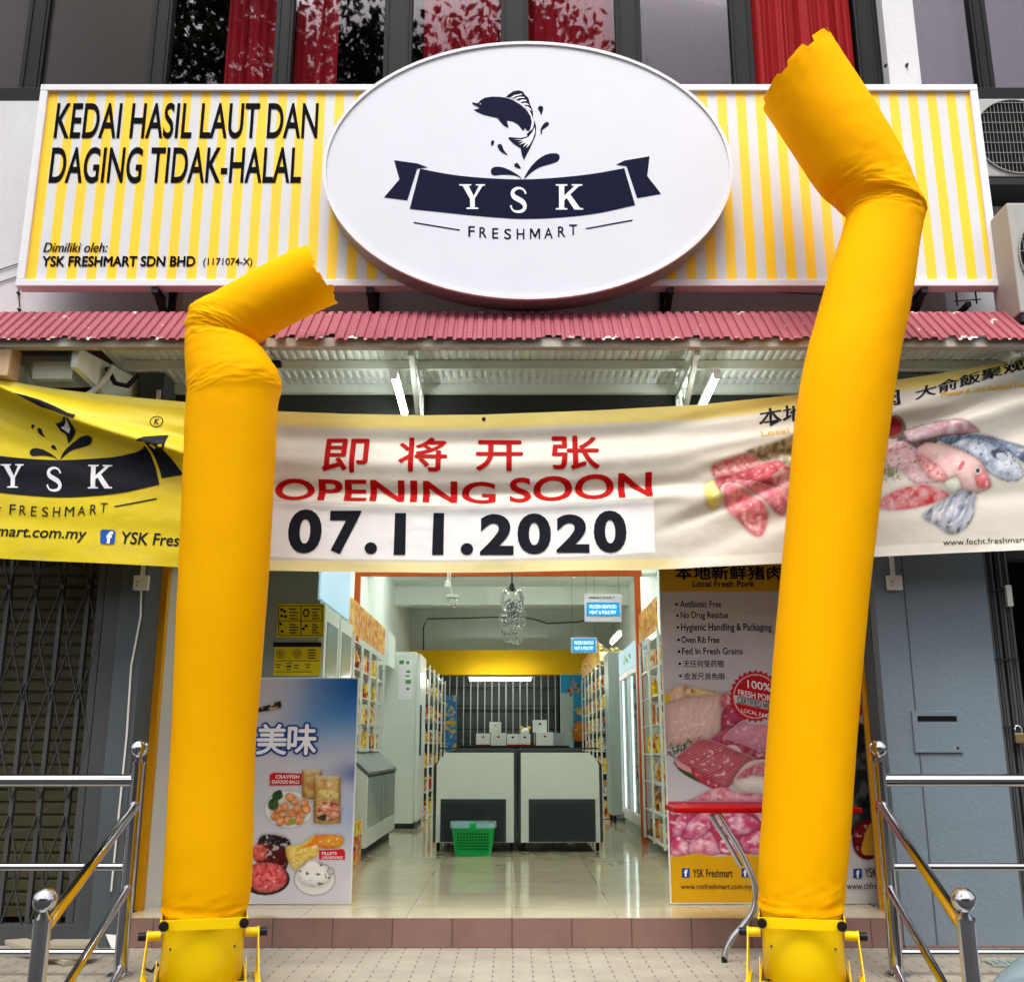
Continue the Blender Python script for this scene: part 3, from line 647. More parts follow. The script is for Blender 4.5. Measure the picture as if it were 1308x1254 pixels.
# clutter at the left end of the awning
hz = MB().tube([tuple(q_) for q_ in smooth_pts([(-2.98, 5.90, 3.36), (-2.92, 5.92, 3.22), (-2.76, 5.92, 3.15), (-2.60, 5.92, 3.17), (-2.50, 5.92, 3.26), (-2.46, 5.94, 3.37)], 4, False)], .018, 10)
tag(hz.build('drain_hose', 'white_plastic', smooth=True), 'white flexible hose sagging under the left end of the awning', 'hose')
hb = MB().box(-3.35, -2.955, 5.66, 5.80, 3.20, 3.40)
tag(hb.build('gutter_box', mat('stained_cream', S(206, 176, 140), .7, var=.15, grime=.5, gcol=S(120, 84, 50)), bevel=.01), 'stained cream gutter box at the left tip of the awning', 'gutter')
cb = MB()
cb.tube([(-2.50, 5.95, 3.36), (-2.44, 5.95, 3.26), (-2.37, 5.97, 3.25), (-2.31, 5.98, 3.33)], .016, 8)
tag(cb.build('cable_loop', 'black_plastic', smooth=True), 'short black cable loop under the awning beside the white end panel', 'cable')
wl = MB().tube([(-1.78, 5.92, 3.32), (-1.62, 5.92, 3.36), (-1.5, 5.93, 3.375)], .006, 6).box(-1.53, -1.42, 5.9, 5.95, 3.36, 3.39)
tag(wl.build('black_clamp', 'black_plastic'), 'black clamp with a wire on the awning purlin left of the lit tubes', 'clamp')
for px0, px1, ya, yb, x, lab in ((0,0,0,0,-.705,'lit fluorescent tube under the awning above the opening words'), (0,0,0,0,1.225,'lit fluorescent tube under the awning beside the leaning yellow tube')):
    T = thing('tube_light', lab, 'tube light', (x, 6.1, 3.2), 'fluorescent tubes under the awning')
    d = Vector((0, .62, -.04)); a = Vector((x, 5.79, 3.245)); b_ = a + d
    MB().bar(a + Vector((0, -.02, .028)), b_ + Vector((0, .02, .028)), .045, .022).build('fitting', 'white_plastic', T, bevel=.003)
    MB().tube([a, b_], .019, 12).build('tube', 'fluoro', T, smooth=True)
    MB().tube([a - d*.03, a], .021, 12).build('end_cap', 'white_plastic', T, smooth=True); MB().tube([b_, b_ + d*.03], .021, 12).build('end_cap', 'white_plastic', T, smooth=True)

# ------------------------------------------------------------------ the shop sign
YS = 5.95
SG = thing('shop_sign', 'long shop signboard with yellow and white stripes and black Malay lettering in a white frame', 'sign', (0, YS, 3.9))
x0, x1, z0, z1 = -3.125, 3.085, 3.905, 5.355
MB().box(x0+.03, x1-.03, YS+.012, YS+.07, z0+.03, z1-.03).build('striped_face', 'stripes', SG)
fr = MB().box(x0, x1, YS-.012, YS+.085, z1-.045, z1).box(x0, x1, YS-.012, YS+.085, z0, z0+.045).box(x0, x0+.05, YS-.0105, YS+.0835, z0+.045, z1-.045).box(x1-.05, x1, YS-.0105, YS+.0835, z0+.045, z1-.045)
fr.build('sign_frame', 'alu', SG, bevel=.004)
MB().box(x0+.01, x1-.01, YS+.0715, YS+.10, z0+.01, z1-.01).build('sign_back', 'alu_side', SG)
for x in (-2.25, -.9, 1.0, 2.6):
    q = MB(); q.bar((x, YS+.10, 4.02), (x, 6.3, 4.02), .04, .04).bar((x, YS+.05, 3.89), (x, 6.29, 3.74), .04, .04).bar((x, 6.28, 3.7), (x, 6.28, 4.02), .04, .04).box(x-.02, x+.02, YS, YS+.16, 3.865, 3.903)
    q.build('bracket', 'steel_black', SG)
tx = MB(); yt = YS + .008
text(tx, 'KEDAI HASIL LAUT DAN', 68, 131.5, 405, 177, yt, bold=.014)
text(tx, 'DAGING TIDAK-HALAL', 61.5, 188, 384, 234, yt, bold=.014)
fat(tx, 'YSK FRESHMART SDN BHD', 53.5, 327.5, 248.5, 340, yt, .55, 4)
for dx_ in (0, .5): text(tx, 'Dimiliki oleh:', 55+dx_, 310, 136.5+dx_, 322, yt-.0003-dx_*.0004, shear=.18)
text(tx, '(1171074-X)', 259, 329.5, 322, 341.5, yt, bold=.012)
tx.build('lettering', 'black_print', SG)

OV = thing('oval_sign', 'large white oval sign with a navy leaping fish emblem over the striped board', 'sign', (.1, 5.75, 4.6))
YO = 5.75; ocx, ocz, orx, orz = .098, 4.63, 1.287, .905
def ov(s, y, n=96, dz=0): return [(ocx + orx*s*math.cos(2*math.pi*k/n), y, ocz + (orz - (1-s)*orx)*math.sin(2*math.pi*k/n)) for k in range(n)]
MB().loft([ov(.985, YO+.006), ov(.985, YO+.03)]).build('oval_face', 'oval_white', OV)
MB().loft([ov(.984, YO+.005), ov(.984, YO-.006), ov(1.0, YO-.006), ov(1.0, YO+.02), ov(.984, YO+.02)], False, False).build('oval_rim', 'alu', OV, smooth=True)
MB().loft([ov(.997, YO+.02), ov(.997, YS-.014)], False, True).build('oval_side', 'alu_side', OV, smooth=True)
e = MB(); ye = YO + .004
for s in (FISH_BODY, FISH_FIN, FISH_TAIL): poly(e, s, ye)
for s in DROPS + SPLASH: poly(e, [(p_[0], p_[1]) for p_ in smooth_pts([(a, b, 0) for a, b in s], 2)], ye)
poly(e, TAIL_L, ye); poly(e, TAIL_R, ye)
top = smooth_pts([(a, b, 0) for a, b in RIBBON[:7]], 4, False); bot = smooth_pts([(a, b, 0) for a, b in RIBBON[7:]], 4, False)
poly(e, [(p_[0], p_[1]) for p_ in top + bot], ye)
for s in LINES: poly(e, s, ye)
for ch, x, wd, bs in FRESH:
    text(e, ch, *z2([(x-wd*.62, bs-32)])[0], *z2([(x+wd*.62, bs)])[0], ye, bold=.01)
e.build('navy_emblem', 'navy', OV)
e = MB(); ye = YO + .002
for s in FIN_WHITE + TAIL_WHITE: poly(e, s, ye)
poly(e, z7([(202,295),(210,288),(218,295),(210,303)]), ye)
poly(e, z7([(640,262),(720,315),(775,375),(806,440),(812,500),(800,570),(785,596),(776,592),(790,560),(800,500),(790,440),(760,385),(705,325),(636,272)]), ye)
for g_, (l, t_, r_, b) in ((Y_GL, (444,465,522,540)), (S_GL, (594,474,654,551)), (K_GL, (737,465,820,542))):
    a_, b_ = z2([(l, t_), (r_, b)]); glyph_box(e, g_, a_[0], a_[1], b_[0], b_[1], ye)
e.build('white_emblem_detail', 'white_print', OV)
# ------------------------------------------------------------------ banner across the shop front
YB = 5.80
TOPX = [-90, 0, 120, 235, 345, 440, 540, 620, 760, 897, 1022, 1146, 1230, 1308, 1400]; TOPY = [472, 489, 502, 513, 525, 529, 531, 530, 524, 516, 502, 483, 470, 455, 436]
BOTX = [-90, 0, 110, 232, 345, 480, 560, 620, 740, 860, 1000, 1120, 1220, 1308, 1400]; BOTY = [707, 713, 718, 724, 729, 731, 732, 731, 729, 726, 719, 711, 706, 703, 698]
def disp(px, py):
    d = .010*np.sin(px/140+1) + .006*(fbm(px/60, py/40, 5)-.5)
    # the long diagonal fold on the yellow end
    ln = 497 + (px-0)*.385 + 6*np.sin(px/60); s = py - ln
    f = sm((330-px)/120)
    d = d - f*np.where(s < 0, .11*np.exp(-(s/22)**2), .11*np.exp(-(s/5.0)**2) - .03*(np.exp(-((s-24)/13)**2)))
    ln2 = 500 + px*.17; s2 = py - ln2
    d = d - f*.022*np.exp(-((s2-6)/10)**2)
    for k, (o, a, sl) in enumerate(((62, .012, .30), (110, .007, .18), (165, .007, .10))): d = d + f*a*np.exp(-((py-(497+o+px*sl))/14)**2)
    # sagging folds on the cream part
    c = sm((px-320)/60)
    sag = 18*np.sin(np.clip((px-345)/520, 0, 1)*math.pi)
    for y0, a, w in ((556, .018, 11), (588, -.015, 12), (622, .022, 9), (640, -.010, 8)): d = d + 1.6*c*sm((980-px)/160)*a*np.exp(-((py-y0-sag*.6+ (px-345)*.012)/w)**2)
    # folds fanning from the high right end
    r = sm((px-820)/120)
    for x0, y0, sl, a, w in ((1320, 452, -.19, .020, 8), (1320, 470, -.30, -.014, 10), (1320, 486, -.40, .020, 9), (1320, 512, -.30, -.012, 13), (1320, 545, -.36, .010, 15), (1000, 660, -.10, .008, 14), (900, 600, -.24, .016, 9), (900, 570, -.16, -.012, 9)):
        d = d + 1.8*r*a*np.exp(-((py-(y0+(px-x0)*sl))/w)**2)
    d = d + .004*(fbm(px/18, py/14, 8)-.5) + .006*np.sin(px/31)*np.exp(-((py-np.interp(px, BOTX, BOTY))/10)**2)
    return d
def warp(eps):
    def f(X, Z):
        px, py = proj(X, np.full(len(X), YB), Z); return YB + disp(px, py) - eps
    return f
def paint_banner(pic, X, Z):
    x, y = proj(X, np.full(len(X), YB), Z); pic.x, pic.y = x, y
    tp, bt = np.interp(x, TOPX, TOPY), np.interp(x, BOTX, BOTY)
    yel = sm((296-x)/4); pic.put(np.ones(len(x)), S(222, 217, 204)); 
    pic.put(sm((tp+19-y)/3), S(236, 216, 128)); pic.put(sm((y-bt+15)/3), S(248, 234, 172))
    pic.put(sm((x-840)/60)*sm((y-bt+15)/3), S(240, 236, 224))
    pic.put(yel, S(238, 214, 44)); pic.put(yel*sm((tp+9-y)/2), S(240, 226, 96))
    pic.put((.07*sm((fbm(x/38, y/22, 3)-.52)*3)), S(222, 212, 190))
    pic.shape([(338,641),(445,646),(545,650),(700,646),(835,639),(837,705),(700,712),(560,716),(440,714),(338,711)], (255,255,255), smooth=False)
    w1 = lambda P: [(900+a/6.27, 500+b/6.27) for a, b in P]
    pic.shape(w1([(0,745),(80,705),(110,780),(140,860),(90,930),(20,900)]), (236,218,80), (248,238,170), 5, 1, soft=4)
    pic.shape(w1([(330,480),(560,410),(740,360),(730,640),(600,600),(440,540)]), (120,108,66), (206,196,170), 5, 2, soft=3)
    pic.shape(w1([(60,585),(200,530),(350,490),(430,520),(470,565),(330,625),(220,670),(90,690)]), (196,92,96), (228,176,170), 4, 3, rim=(232,190,180))
    pic.shape(w1([(90,690),(240,650),(420,585),(580,540),(650,590),(700,640),(690,800),(520,745),(360,725),(150,745),(130,810)]), (178,50,70), (222,112,122), 7, 4, rim=(226,140,146), rimw=1.2)
    pic.shape(w1([(540,670),(600,640),(700,630),(690,780),(620,770),(560,720)]), (216,120,130), (238,190,190), 5, 5)
    pic.shape(w1([(245,725),(330,712),(450,730),(560,750),(680,800),(655,985),(560,950),(500,885),(400,800)]), (212,90,112), (238,160,168), 7, 6, rim=(246,214,210), rimw=1.4)
    pic.shape(w1([(140,770),(200,727),(330,775),(430,835),(500,905),(527,1000),(500,1105),(455,1160),(380,1140),(270,1020),(180,940)]), (214,92,108), (238,156,158), 7, 7, rim=(246,206,204), rimw=2.2)
    pic.shape(w1([(300,980),(340,960),(350,1030),(440,1060),(420,1000),(470,990),(460,1080),(420,1110),(330,1050)]), (232,150,150), (246,200,196), 3, 8, soft=1.5)
    w2 = lambda P: [(1110+a/5.015, 460+b/5.015) for a, b in P]
    pic.ell(*w2([(160,430)])[0], 19, 14, (120,100,80)); pic.ell(*w2([(150,425)])[0], 15, 11, (150,26,34))
    pic.shape(w2([(190,500),(250,440),(440,470),(420,540),(330,570),(180,530)]), (70,62,62), (120,110,108), 4, 8)
    pic.shape(w2([(230,460),(260,430),(420,385),(560,375),(650,415),(705,462),(560,478),(430,495),(330,520),(250,530)]), (214,196,200), (178,132,140), 9, 9, rim=(140,90,96))
    pic.shape(w2([(770,485),(900,520),(1030,580),(1040,680),(960,640),(860,550)]), (70,88,112), (150,166,190), 4, 10, stripe=(.9, 4), rim=(60,74,100))
    pic.shape(w2([(430,500),(600,476),(720,480),(800,510),(900,590),(980,690),(985,745),(930,778),(850,770),(760,720),(700,640),(600,570),(500,540)]), (226,232,240), (130,146,170), 11, 11, rim=(96,112,136), rimw=1.6, specks=(70,80,100))
    pic.shape(w2([(440,500),(600,478),(780,486),(900,580),(860,580),(760,520),(620,500),(520,540)]), (60,76,100), (120,138,160), 4, 12, stripe=(.4, 3))
    pic.ell(*w2([(835,605)])[0], 11, 7, (54,62,78), .4); pic.ell(*w2([(850,620)])[0], 8, 5, (190,200,212), .4)
    pic.shape(w2([(60,545),(180,520),(260,545),(340,600),(350,700),(430,780),(300,790),(240,730),(200,700),(60,720)]), (236,210,212), (224,176,180), 8, 13, specks=(196,80,84))
    pic.shape(w2([(330,545),(400,530),(560,560),(680,620),(740,690),(780,790),(770,822),(690,852),(600,830),(560,745),(520,765),(440,780),(350,690),(300,590)]), (238,206,200), (232,184,180), 9, 14, rim=(212,150,150))
    pic.shape(w2([(300,600),(380,620),(470,690),(505,770),(430,780),(350,690)]), (214,120,124), (238,190,188), 4, 15, stripe=(.8, 5), specks=(170,50,60))
    pic.shape(w2([(570,690),(600,640),(615,660),(585,705)]), (206,110,116)); pic.shape(w2([(670,720),(710,680),(760,750),(778,810),(700,820)]), (206,90,100), (230,150,150), 5, 16)
    pic.ell(*w2([(694,708)])[0], 4.2, 5, (220,216,220)); pic.ell(*w2([(694,708)])[0], 2.6, 3.2, (50,56,70))
    pic.shape(w2([(480,790),(560,750),(590,830),(540,850)]), (206,216,190), (232,236,222), 4, 17)
    pic.shape(w2([(50,915),(150,840),(300,795),(420,805),(530,862),(430,912),(330,940),(180,962),(60,945)]), (214,56,62), (240,190,192), 10, 18, rim=(238,200,200), rimw=2)
    pic.shape(w2([(570,825),(690,855),(680,960),(640,1050),(570,1110),(500,1112),(430,1060),(340,1000),(420,930),(500,880)]), (214,220,232), (60,64,76), 7, 19, stripe=(.45, 3.2), soft=3)
    for k in range(26):
        rr = random.Random(k); cx, cy = w2([(80+rr.random()*110, 640+rr.random()*110)])[0]; an = rr.random()*6.28
        pic.shape([(cx, cy), (cx+9*math.cos(an), cy+9*math.sin(an)), (cx+2*math.cos(an+1.5), cy+2*math.sin(an+1.5))], (70,110,40), (130,150,60), 3, k, smooth=False)
BN = thing('banner', 'long yellow and cream vinyl banner with red opening words strung across the shop front', 'banner', (0, YB, 2.1))
nx, nz = 900, 130
PXX = np.linspace(-85, 1395, nx)[None, :].repeat(nz, 0); VV = np.linspace(1, 0, nz)[:, None]
PYY = np.interp(PXX, TOPX, TOPY)*(1-VV) + np.interp(PXX, BOTX, BOTY)*VV
uu, vv_ = (PXX-CX)/F, (CY-PYY)/F; kk = YB/(CT-vv_*ST)
M['vinyl'] = attr_mat('printed_vinyl', .42, .12, .05, 30, .2, .95, 1.03)
sheet_grid('banner_sheet', uu*kk, H+(ST+vv_*CT)*kk, warp(0), paint_banner, M['vinyl'], BN)
wp = warp(.0035)
ob = lambda P: [(68+(a-662)*.9, 611+(b-255)*.95) for a, b in P]
e = MB()
for s in DROPS[2:] + SPLASH: poly(e, ob(s), YB, wp)
poly(e, [(30,510.5),(46,514),(62,518.5),(80,526),(96,534),(105,536),(103,541),(95,538.5),(80,532.5),(62,527),(48,520)], YB, wp)
poly(e, [(69,540),(82,539.5),(96,538),(94.5,551),(84,565),(81.5,553),(75,549)], YB, wp)
poly(e, ob([(p_[0], p_[1]) for p_ in top + bot]), YB, wp); poly(e, ob(TAIL_R), YB, wp); poly(e, ob(TAIL_L), YB, wp)
for s in LINES: poly(e, ob(s), YB, wp)
for ch, x, wd, bs in FRESH:
    (l_, t_), (r_, b_) = ob(z2([(x-wd*.62, bs-31), (x+wd*.62, bs)])); text(e, ch, l_, t_, r_, b_, YB, warp=wp)
ring = [(202+8.3*math.cos(a), 540+8.0*math.sin(a)) for a in np.linspace(0, 2*math.pi, 25)]; rin = [(202+7.2*math.cos(a), 540+6.9*math.sin(a)) for a in np.linspace(0, 2*math.pi, 25)]
for k in range(24): poly(e, [ring[k], ring[k+1], rin[k+1], rin[k]], YB, wp)
text(e, 'K', 199, 536, 205.5, 544.5, YB, bold=.02, warp=wp)
text(e, 'freshmart.com.my', -50, 668.5, 108.5, (687, 692.5), YB, bold=.012, shear=.1, warp=wp)
text(e, 'YSK Freshmart', 153, 678, 278, (694, 700), YB, bold=.012, shear=.08, warp=wp)
text(e, '本地新鲜猪肉', 970, 521, 1150, (546, 518), YB, bold=.008, shear=.1, warp=wp); text(e, '本地新鲜猪肉', 971.2, 521, 1151.2, (546, 518), YB, shear=.1, warp=warp(.0039))
text(e, '大俞飯聚观市', 1167, 497, 1335, (513, 466), YB, bold=.008, shear=.2, warp=wp); text(e, '大俞飯聚观市', 1168.2, 497, 1336.2, (513, 466), YB, shear=.2, warp=warp(.0039))
text(e, 'www.fecht.freshmart.com.my', 1205, 689, 1352, (698.5, 694), YB, warp=wp)
for ch, l_, t_, r_, b_ in (('0',367,651,410,707),('7',420,653,461,708),('2',613,657,656,709),('0',661,656,704,708),('2',711,657,753,706),('0',759,652,801,706)): text(e, ch, l_, t_, r_, b_, YB, bold=.04, warp=wp)
for l_, r_ in ((503,519),(552,567.5)): poly(e, [(l_,709),(l_+2,656),(r_,656),(r_-1,709)], YB, wp)
for cx, cy in ((474,700.5),(596.5,701.5)): poly(e, [(cx+8*math.cos(a), cy+7.6*math.sin(a)) for a in np.linspace(0, 2*math.pi, 18, endpoint=False)], YB, wp)
poly(e, [(618+2.6*math.cos(a), 536+2.6*math.sin(a)) for a in np.linspace(0, 2*math.pi, 12, endpoint=False)], YB, wp)
e.build('dark_lettering', 'banner_dark', BN, fix=False)
e = MB(); wp2 = warp(.0065)
for g_, (l_, t_, r_, b_) in ((Y_GL, (444,465,522,540)), (S_GL, (594,474,654,551)), (K_GL, (737,465,820,542))):
    a_, b2 = ob(z2([(l_, t_), (r_, b_)])); glyph_box(e, g_, a_[0], a_[1], b2[0], b2[1], YB, wp2)
poly(e, [(76,545),(92,540),(86,552)], YB, wp2)
text(e, 'f', 134.5, 678, 142.5, 694, YB, bold=.05, warp=wp2)
e.build('white_lettering', 'white_print', BN, fix=False)
e = MB()
poly(e, [(129,675.5),(144,676),(146.5,678.5),(146,692),(144,694.5),(129,694),(127,691.5),(127,678)], YB, wp); e.build('blue_badge', 'blue_print', BN, fix=False)
e = MB()
for ch, l_, t_, r_, b_ in (('即',412,560,470,604),('将',509,559,571,603),('开',608,562,668,602),('张',705,556,766,600)): fat(e, ch, l_+.6, t_, r_-.6, b_, YB, .9, 4, wp)
text(e, 'OPENING', 350, 611, 633, (639, 644), YB, bold=.02, warp=wp); text(e, 'SOON', 651, 611, 834, (643, 634), YB, bold=.02, warp=wp)
e.build('red_lettering', 'red_print', BN, fix=False)
e = MB()
text(e, 'Local Fresh Pork', 972, 551, 1090, (558, 545), YB, bold=.01, warp=wp); text(e, 'Frozen & Live Seafood Fresh', 1200, 503, 1320, (509, 491), YB, bold=.02, warp=wp)
e.build('gold_lettering', 'gold_print', BN, fix=False)
for sx in (-1, 1):
    a = at(-85 if sx < 0 else 1395, 475 if sx < 0 else 438, YB); rp_ = MB().tube([a, (a.x+sx*.9, 6.1, a.z+.25)], .006, 6); rp_.build('rope', 'white_plastic', BN)

# ------------------------------------------------------------------ inflatable tubes and their blowers
YT = 5.3
def air_tube(name, label, secs, rows, kinks, tip, seed):
    """secs: (left silhouette, right silhouette, depth factor); the skin is lofted through them"""
    A = smooth_pts([(a[0], a[1], 0) for a, b, d in secs], rows, False); Bp = smooth_pts([(b[0], b[1], 0) for a, b, d in secs], rows, False)
    n = 128; nr = len(A); dep = np.interp(np.linspace(0, len(secs)-1, nr), range(len(secs)), [d for *_, d in secs])
    tt = np.linspace(0, len(secs)-1, nr); rings = []
    ang = np.linspace(0, 2*math.pi, n, endpoint=False)
    for i in range(nr):
        pa, pb = at(A[i][0], A[i][1], YT), at(Bp[i][0], Bp[i][1], YT); c = (pa+pb)/2; h = (pb-pa)/2; rad = h.length
        w = .0014*(vnoise(ang*3+4, np.full(n, tt[i]*5.0), seed+6)-.5)*2 + .0025*(fbm(ang*1.2+9, np.full(n, tt[i]*1.5+3), seed)-.5)*2
        for tk, wd, am in kinks:
            g = math.exp(-((tt[i]-tk)/wd)**2)
            w = w + g*am*(fbm(ang*2.2+3+tt[i]*1.5, np.full(n, tt[i]*3.2)+ang*.8, seed+3, 5)-.5)*2.4 + g*am*.9*(vnoise(ang*5.5+tt[i]*9, np.full(n, tt[i]*14.0), seed+8)-.5)
            gs = math.exp(-((tt[i]-tk+ .06*math.cos(0))/(.13))**2); w = w - am*.35*gs
        ring = []
        for k in range(n):
            cs, sn = math.cos(ang[k]), math.sin(ang[k])
            p = c + h*cs*(1+w[k]/rad) + Vector((0, -1, 0))*(rad*dep[i]*sn*(1+w[k]/rad))
            if i < 9: p.z -= .028*max(0, sn)*(9-i)/9
            if i < 3: p += Vector((cs*.004, -sn*.004, 0))
            if tip and i >= nr-6:
                up = Vector((A[-1][0]-A[-12][0], 0, -(A[-1][1]-A[-12][1]))).normalized(); rr = random.Random(seed*100+k//5)
                p = p + up*(rr.uniform(-.018, .03)*(i-nr+7)/6)
            ring.append(p)
        rings.append(ring)
    b = MB().loft(rings, False, False)
    o = b.build(name, 'tube', None, smooth=False, fix=True)
    o.data.polygons.foreach_set('use_smooth', [True]*len(o.data.polygons))
    return tag(o, label, 'inflatable tube', 'yellow inflatable tubes')
air_tube('inflatable_tube', 'shorter upright yellow inflatable tube with its head folded over to the right', [
    ((209,1158),(316,1158),1),((211,1110),(321,1110),1),((220,960),(325,960),1),((228,780),(337,800),1),((236,610),(349,610),1),((239,530),(354,518),1),((241,503),(359,485),1.0),((238,468),(345,458),.95),((238,432),(328,438),.95),((244,397),(320,441),.95),((275,378),(342,427),.95),((330,347),(385,404),.95),((386,319),(429,384),.95)], 18,
    [(0.2, .5, .006), (6, .55, .007), (8.2, .6, .010), (9.2, .6, .007)], True, 4)
air_tube('inflatable_tube', 'taller leaning yellow inflatable tube with a ragged open top bent to the left', [
    ((969,1156),(1076,1156),1),((972,1080),(1083,1080),1),((986,880),(1097,880),1),((1003,690),(1116,690),1),((1022,500),(1143,480),1),((1048,390),(1161,390),1),((1077,292),(1174,306),.98),((1083,266),(1180,277),.95),((1068,250),(1178,268),.95),((1046,233),(1152,208),.97),((1012,182),(1118,150),1),((976,128),(1058,56),.97)], 22,
    [(0.2, .5, .006), (7.0, .55, .008), (8.3, .6, .008), (11, .5, .006)], True, 9)
def blower(cx, label):
    T = thing('air_blower', label, 'blower', (cx, YT, 0), 'yellow air blowers')
    c = (cx, YT, 0)
    MB().lathe([(.185,.02),(.19,.03),(.19,.21),(.19,.23),(.19,.40),(.175,.40),(.175,.05)], c, 40).build('drum', 'blower', T, smooth=True)
    def ringf(z, hgt, s, y0, y1):
        b = MB(); b.box(cx-s, cx+s, y0, y0+.006, z, z+hgt).box(cx-s, cx+s, y1-.006, y1, z, z+hgt)
        b.box(cx-s, cx-s+.006, y0+.006, y1-.006, z, z+hgt).box(cx+s-.006, cx+s, y0+.006, y1-.006, z, z+hgt); return b
    ringf(.272, .048, .197, YT-.222, YT+.222).build('top_band', 'blower', T, bevel=.002)
    ringf(.0, .045, .205, YT-.23, YT+.23).build('base_band', 'blower', T, bevel=.002)
    for sx in (-1, 1):
        for z in (.297, .02): MB().lathe([(.0,-.014),(.021,-.012),(.023,0),(.020,.012),(.012,.014),(.0,.012)], (cx+sx*.178, YT-.235, z), 16, 'y').build('knob', 'black_plastic', T, smooth=True)
        MB().lathe([(.022,0),(.022,.065)], (cx+sx*.193, YT-.05, .228), 16, 'x').build('axle_stub', 'blower', T, smooth=True) if sx > 0 else MB().lathe([(.022,-.065),(.022,0)], (cx+sx*.193, YT-.05, .228), 16, 'x').build('axle_stub', 'blower', T, smooth=True)
        x = cx+sx*.262
        MB().lathe([(.0,-.018),(.019,-.017),(.02,.017),(.0,.018)], (x+sx*.016, YT-.05, .228), 10, 'x').build('axle_cap', 'black_plastic', T, smooth=True)
        b = MB(); x = cx+sx*.252
        b.bar((x, YT-.05, .245), (x+sx*.012, YT-.20, .008), .026, .006, (1,0,0)).bar((x, YT-.05, .245), (x+sx*.012, YT+.16, .008), .026, .006, (1,0,0)).bar((x+sx*.012, YT-.22, .006), (x+sx*.012, YT+.2, .006), .026, .006)
        b.build('stand_leg', 'blower', T, bevel=.0015)
        MB().lathe([(.006,0),(.006,.004),(.001,.006)], (cx+sx*.145, YT-.128, .18), 8, 'y').build('screw', 'steel', T)
        b = MB(); b.prism_x([(YT-.22, .045), (YT-.12, .13), (YT-.10, .13), (YT-.10, .0), (YT-.22, .0)], cx+sx*.2, cx+sx*.203); b.build('side_gusset', 'blower', T)
    T.rotation_euler = (0, 0, math.atan2(-cx, YT))
    MB().bar((cx-.17, YT-.20, .045), (cx-.12, YT-.19, .012), .02, .02).build('switch', 'black_plastic', T)
    return T
blower(at(262, 1165, YT).x, 'yellow blower drum at the foot of the shorter tube with the folded head')
blower(at(1023, 1165, YT).x, 'yellow blower drum at the foot of the leaning tube beside the folding table leg')
cbl = MB().tube([(-1.86, 5.62, .006), (-1.80, 5.55, .006), (-1.76, 5.50, .05), (-1.71, 5.44, .01), (-1.60, 5.40, .006), (-1.45, 5.48, .006)], .006, 6)
tag(cbl.build('power_cable', 'black_plastic', smooth=True), 'black power cable lying on the tiles beside the left blower', 'cable')

# ------------------------------------------------------------------ stainless handrails
def rails(sx, label):
    xb, xf, yb, yf = (1.895, 1.755, 5.47, 4.25) if sx > 0 else (-1.93, -1.815, 5.47, 4.25)
    T = thing('stair_railing', label, 'railing', (xb, yb, 0), 'steel stair railings')
    def post(x, y, z0, z1, r):
        po = MB().lathe([(r*1.9, z0), (r*1.9, z0+.008), (r*1.5, z0+.016), (r, z0+.018), (r, z1), (r*1.13, z1+.002), (r*1.13, z1+.012), (r*.7, z1+.022), (r*.42, z1+.034), (r*.42, z1+.04)], (x, y, 0), 24).build('post', 'steel', T, smooth=True)
        MB().ball((x, y, z1+.035+r*1.33), r*1.36, 24, 16).build('ball_finial', 'steel', po, smooth=True)
    post(xb, yb, 0, 1.005, .034); post(xf, yf, ROAD, .435, .034)
    for z, r in ((.926, .031), (.507, .018), (.106, .018)): MB().tube([(xb, yb, z), (xb+sx*3.2, yb, z)], r, 16).build('rail', 'steel', T, smooth=True)
    MB().lathe([(.034, 0), (.034, 1.0)], (xb+sx*3.2, yb, 0), 16).build('post', 'steel', T, smooth=True)
    for z, r in ((.80, .0255), (.408, .019), (.04, .019)): MB().tube([(xb-sx*.01, yb-.02, z), (xf, yf+.02, z-.391)], r, 16).build('handrail', 'steel', T, smooth=True)
rails(-1, 'polished steel stair railing with ball topped posts before the closed lattice gate')
rails(1, 'polished steel stair railing with ball topped posts before the blue grey letterbox pillar')

# ------------------------------------------------------------------ left neighbour: shutter, lattice gate
gt = thing('lattice_gate', 'grey folding lattice gate closed across the neighbouring shop on the left', 'gate', (-3.6, 6.32, 0))
b = MB()
for i in range(17):
    x = -2.62 - .165*i; b.box(x-.012, x+.012, 6.30, 6.335, .05, 3.3)
b.build('upright_bars', 'gate_grey', gt)
b = MB(); z0 = [.1, .62, 1.14, 1.66, 2.18]
for i in range(17):
    x = -2.62 - .165*i
    for z in (.02, .78, 1.36, 2.05):
        for s in (-1, 1): b.bar((x, 6.292+.004*s, z+.02), (x+s*.10, 6.292+.004*s, z+.36), .005, .018, (0,1,0)); b.bar((x, 6.292+.004*s, z+.68), (x+s*.10, 6.292+.004*s, z+.34), .005, .018, (0,1,0))
b.build('lattice_strips', 'gate_grey', gt)
MB().box(-6, -2.47, 6.28, 6.36, 0, .11).box(-2.5, -2.40, 6.26, 6.38, 0, 3.3).box(-2.56, -2.515, 6.29, 6.35, .11, 3.3).build('gate_channel', 'gate_grey', gt, bevel=.004)
sh = thing('roller_shutter', 'olive grey slatted shutter behind the lattice gate on the left', 'shutter', (-4, 6.5, 0))
b = MB()
for i in range(44):
    z = .12 + i*.073; b.add([(-6, 6.50, z), (-2.62, 6.50, z), (-2.62, 6.50, z+.052), (-6, 6.50, z+.052), (-6, 6.515, z+.06), (-2.62, 6.515, z+.06), (-2.62, 6.515, z+.073), (-6, 6.515, z+.073)], [(0,1,2,3),(3,2,5,4),(4,5,6,7)])
b.build('slats', 'shutter', sh, fix=False)
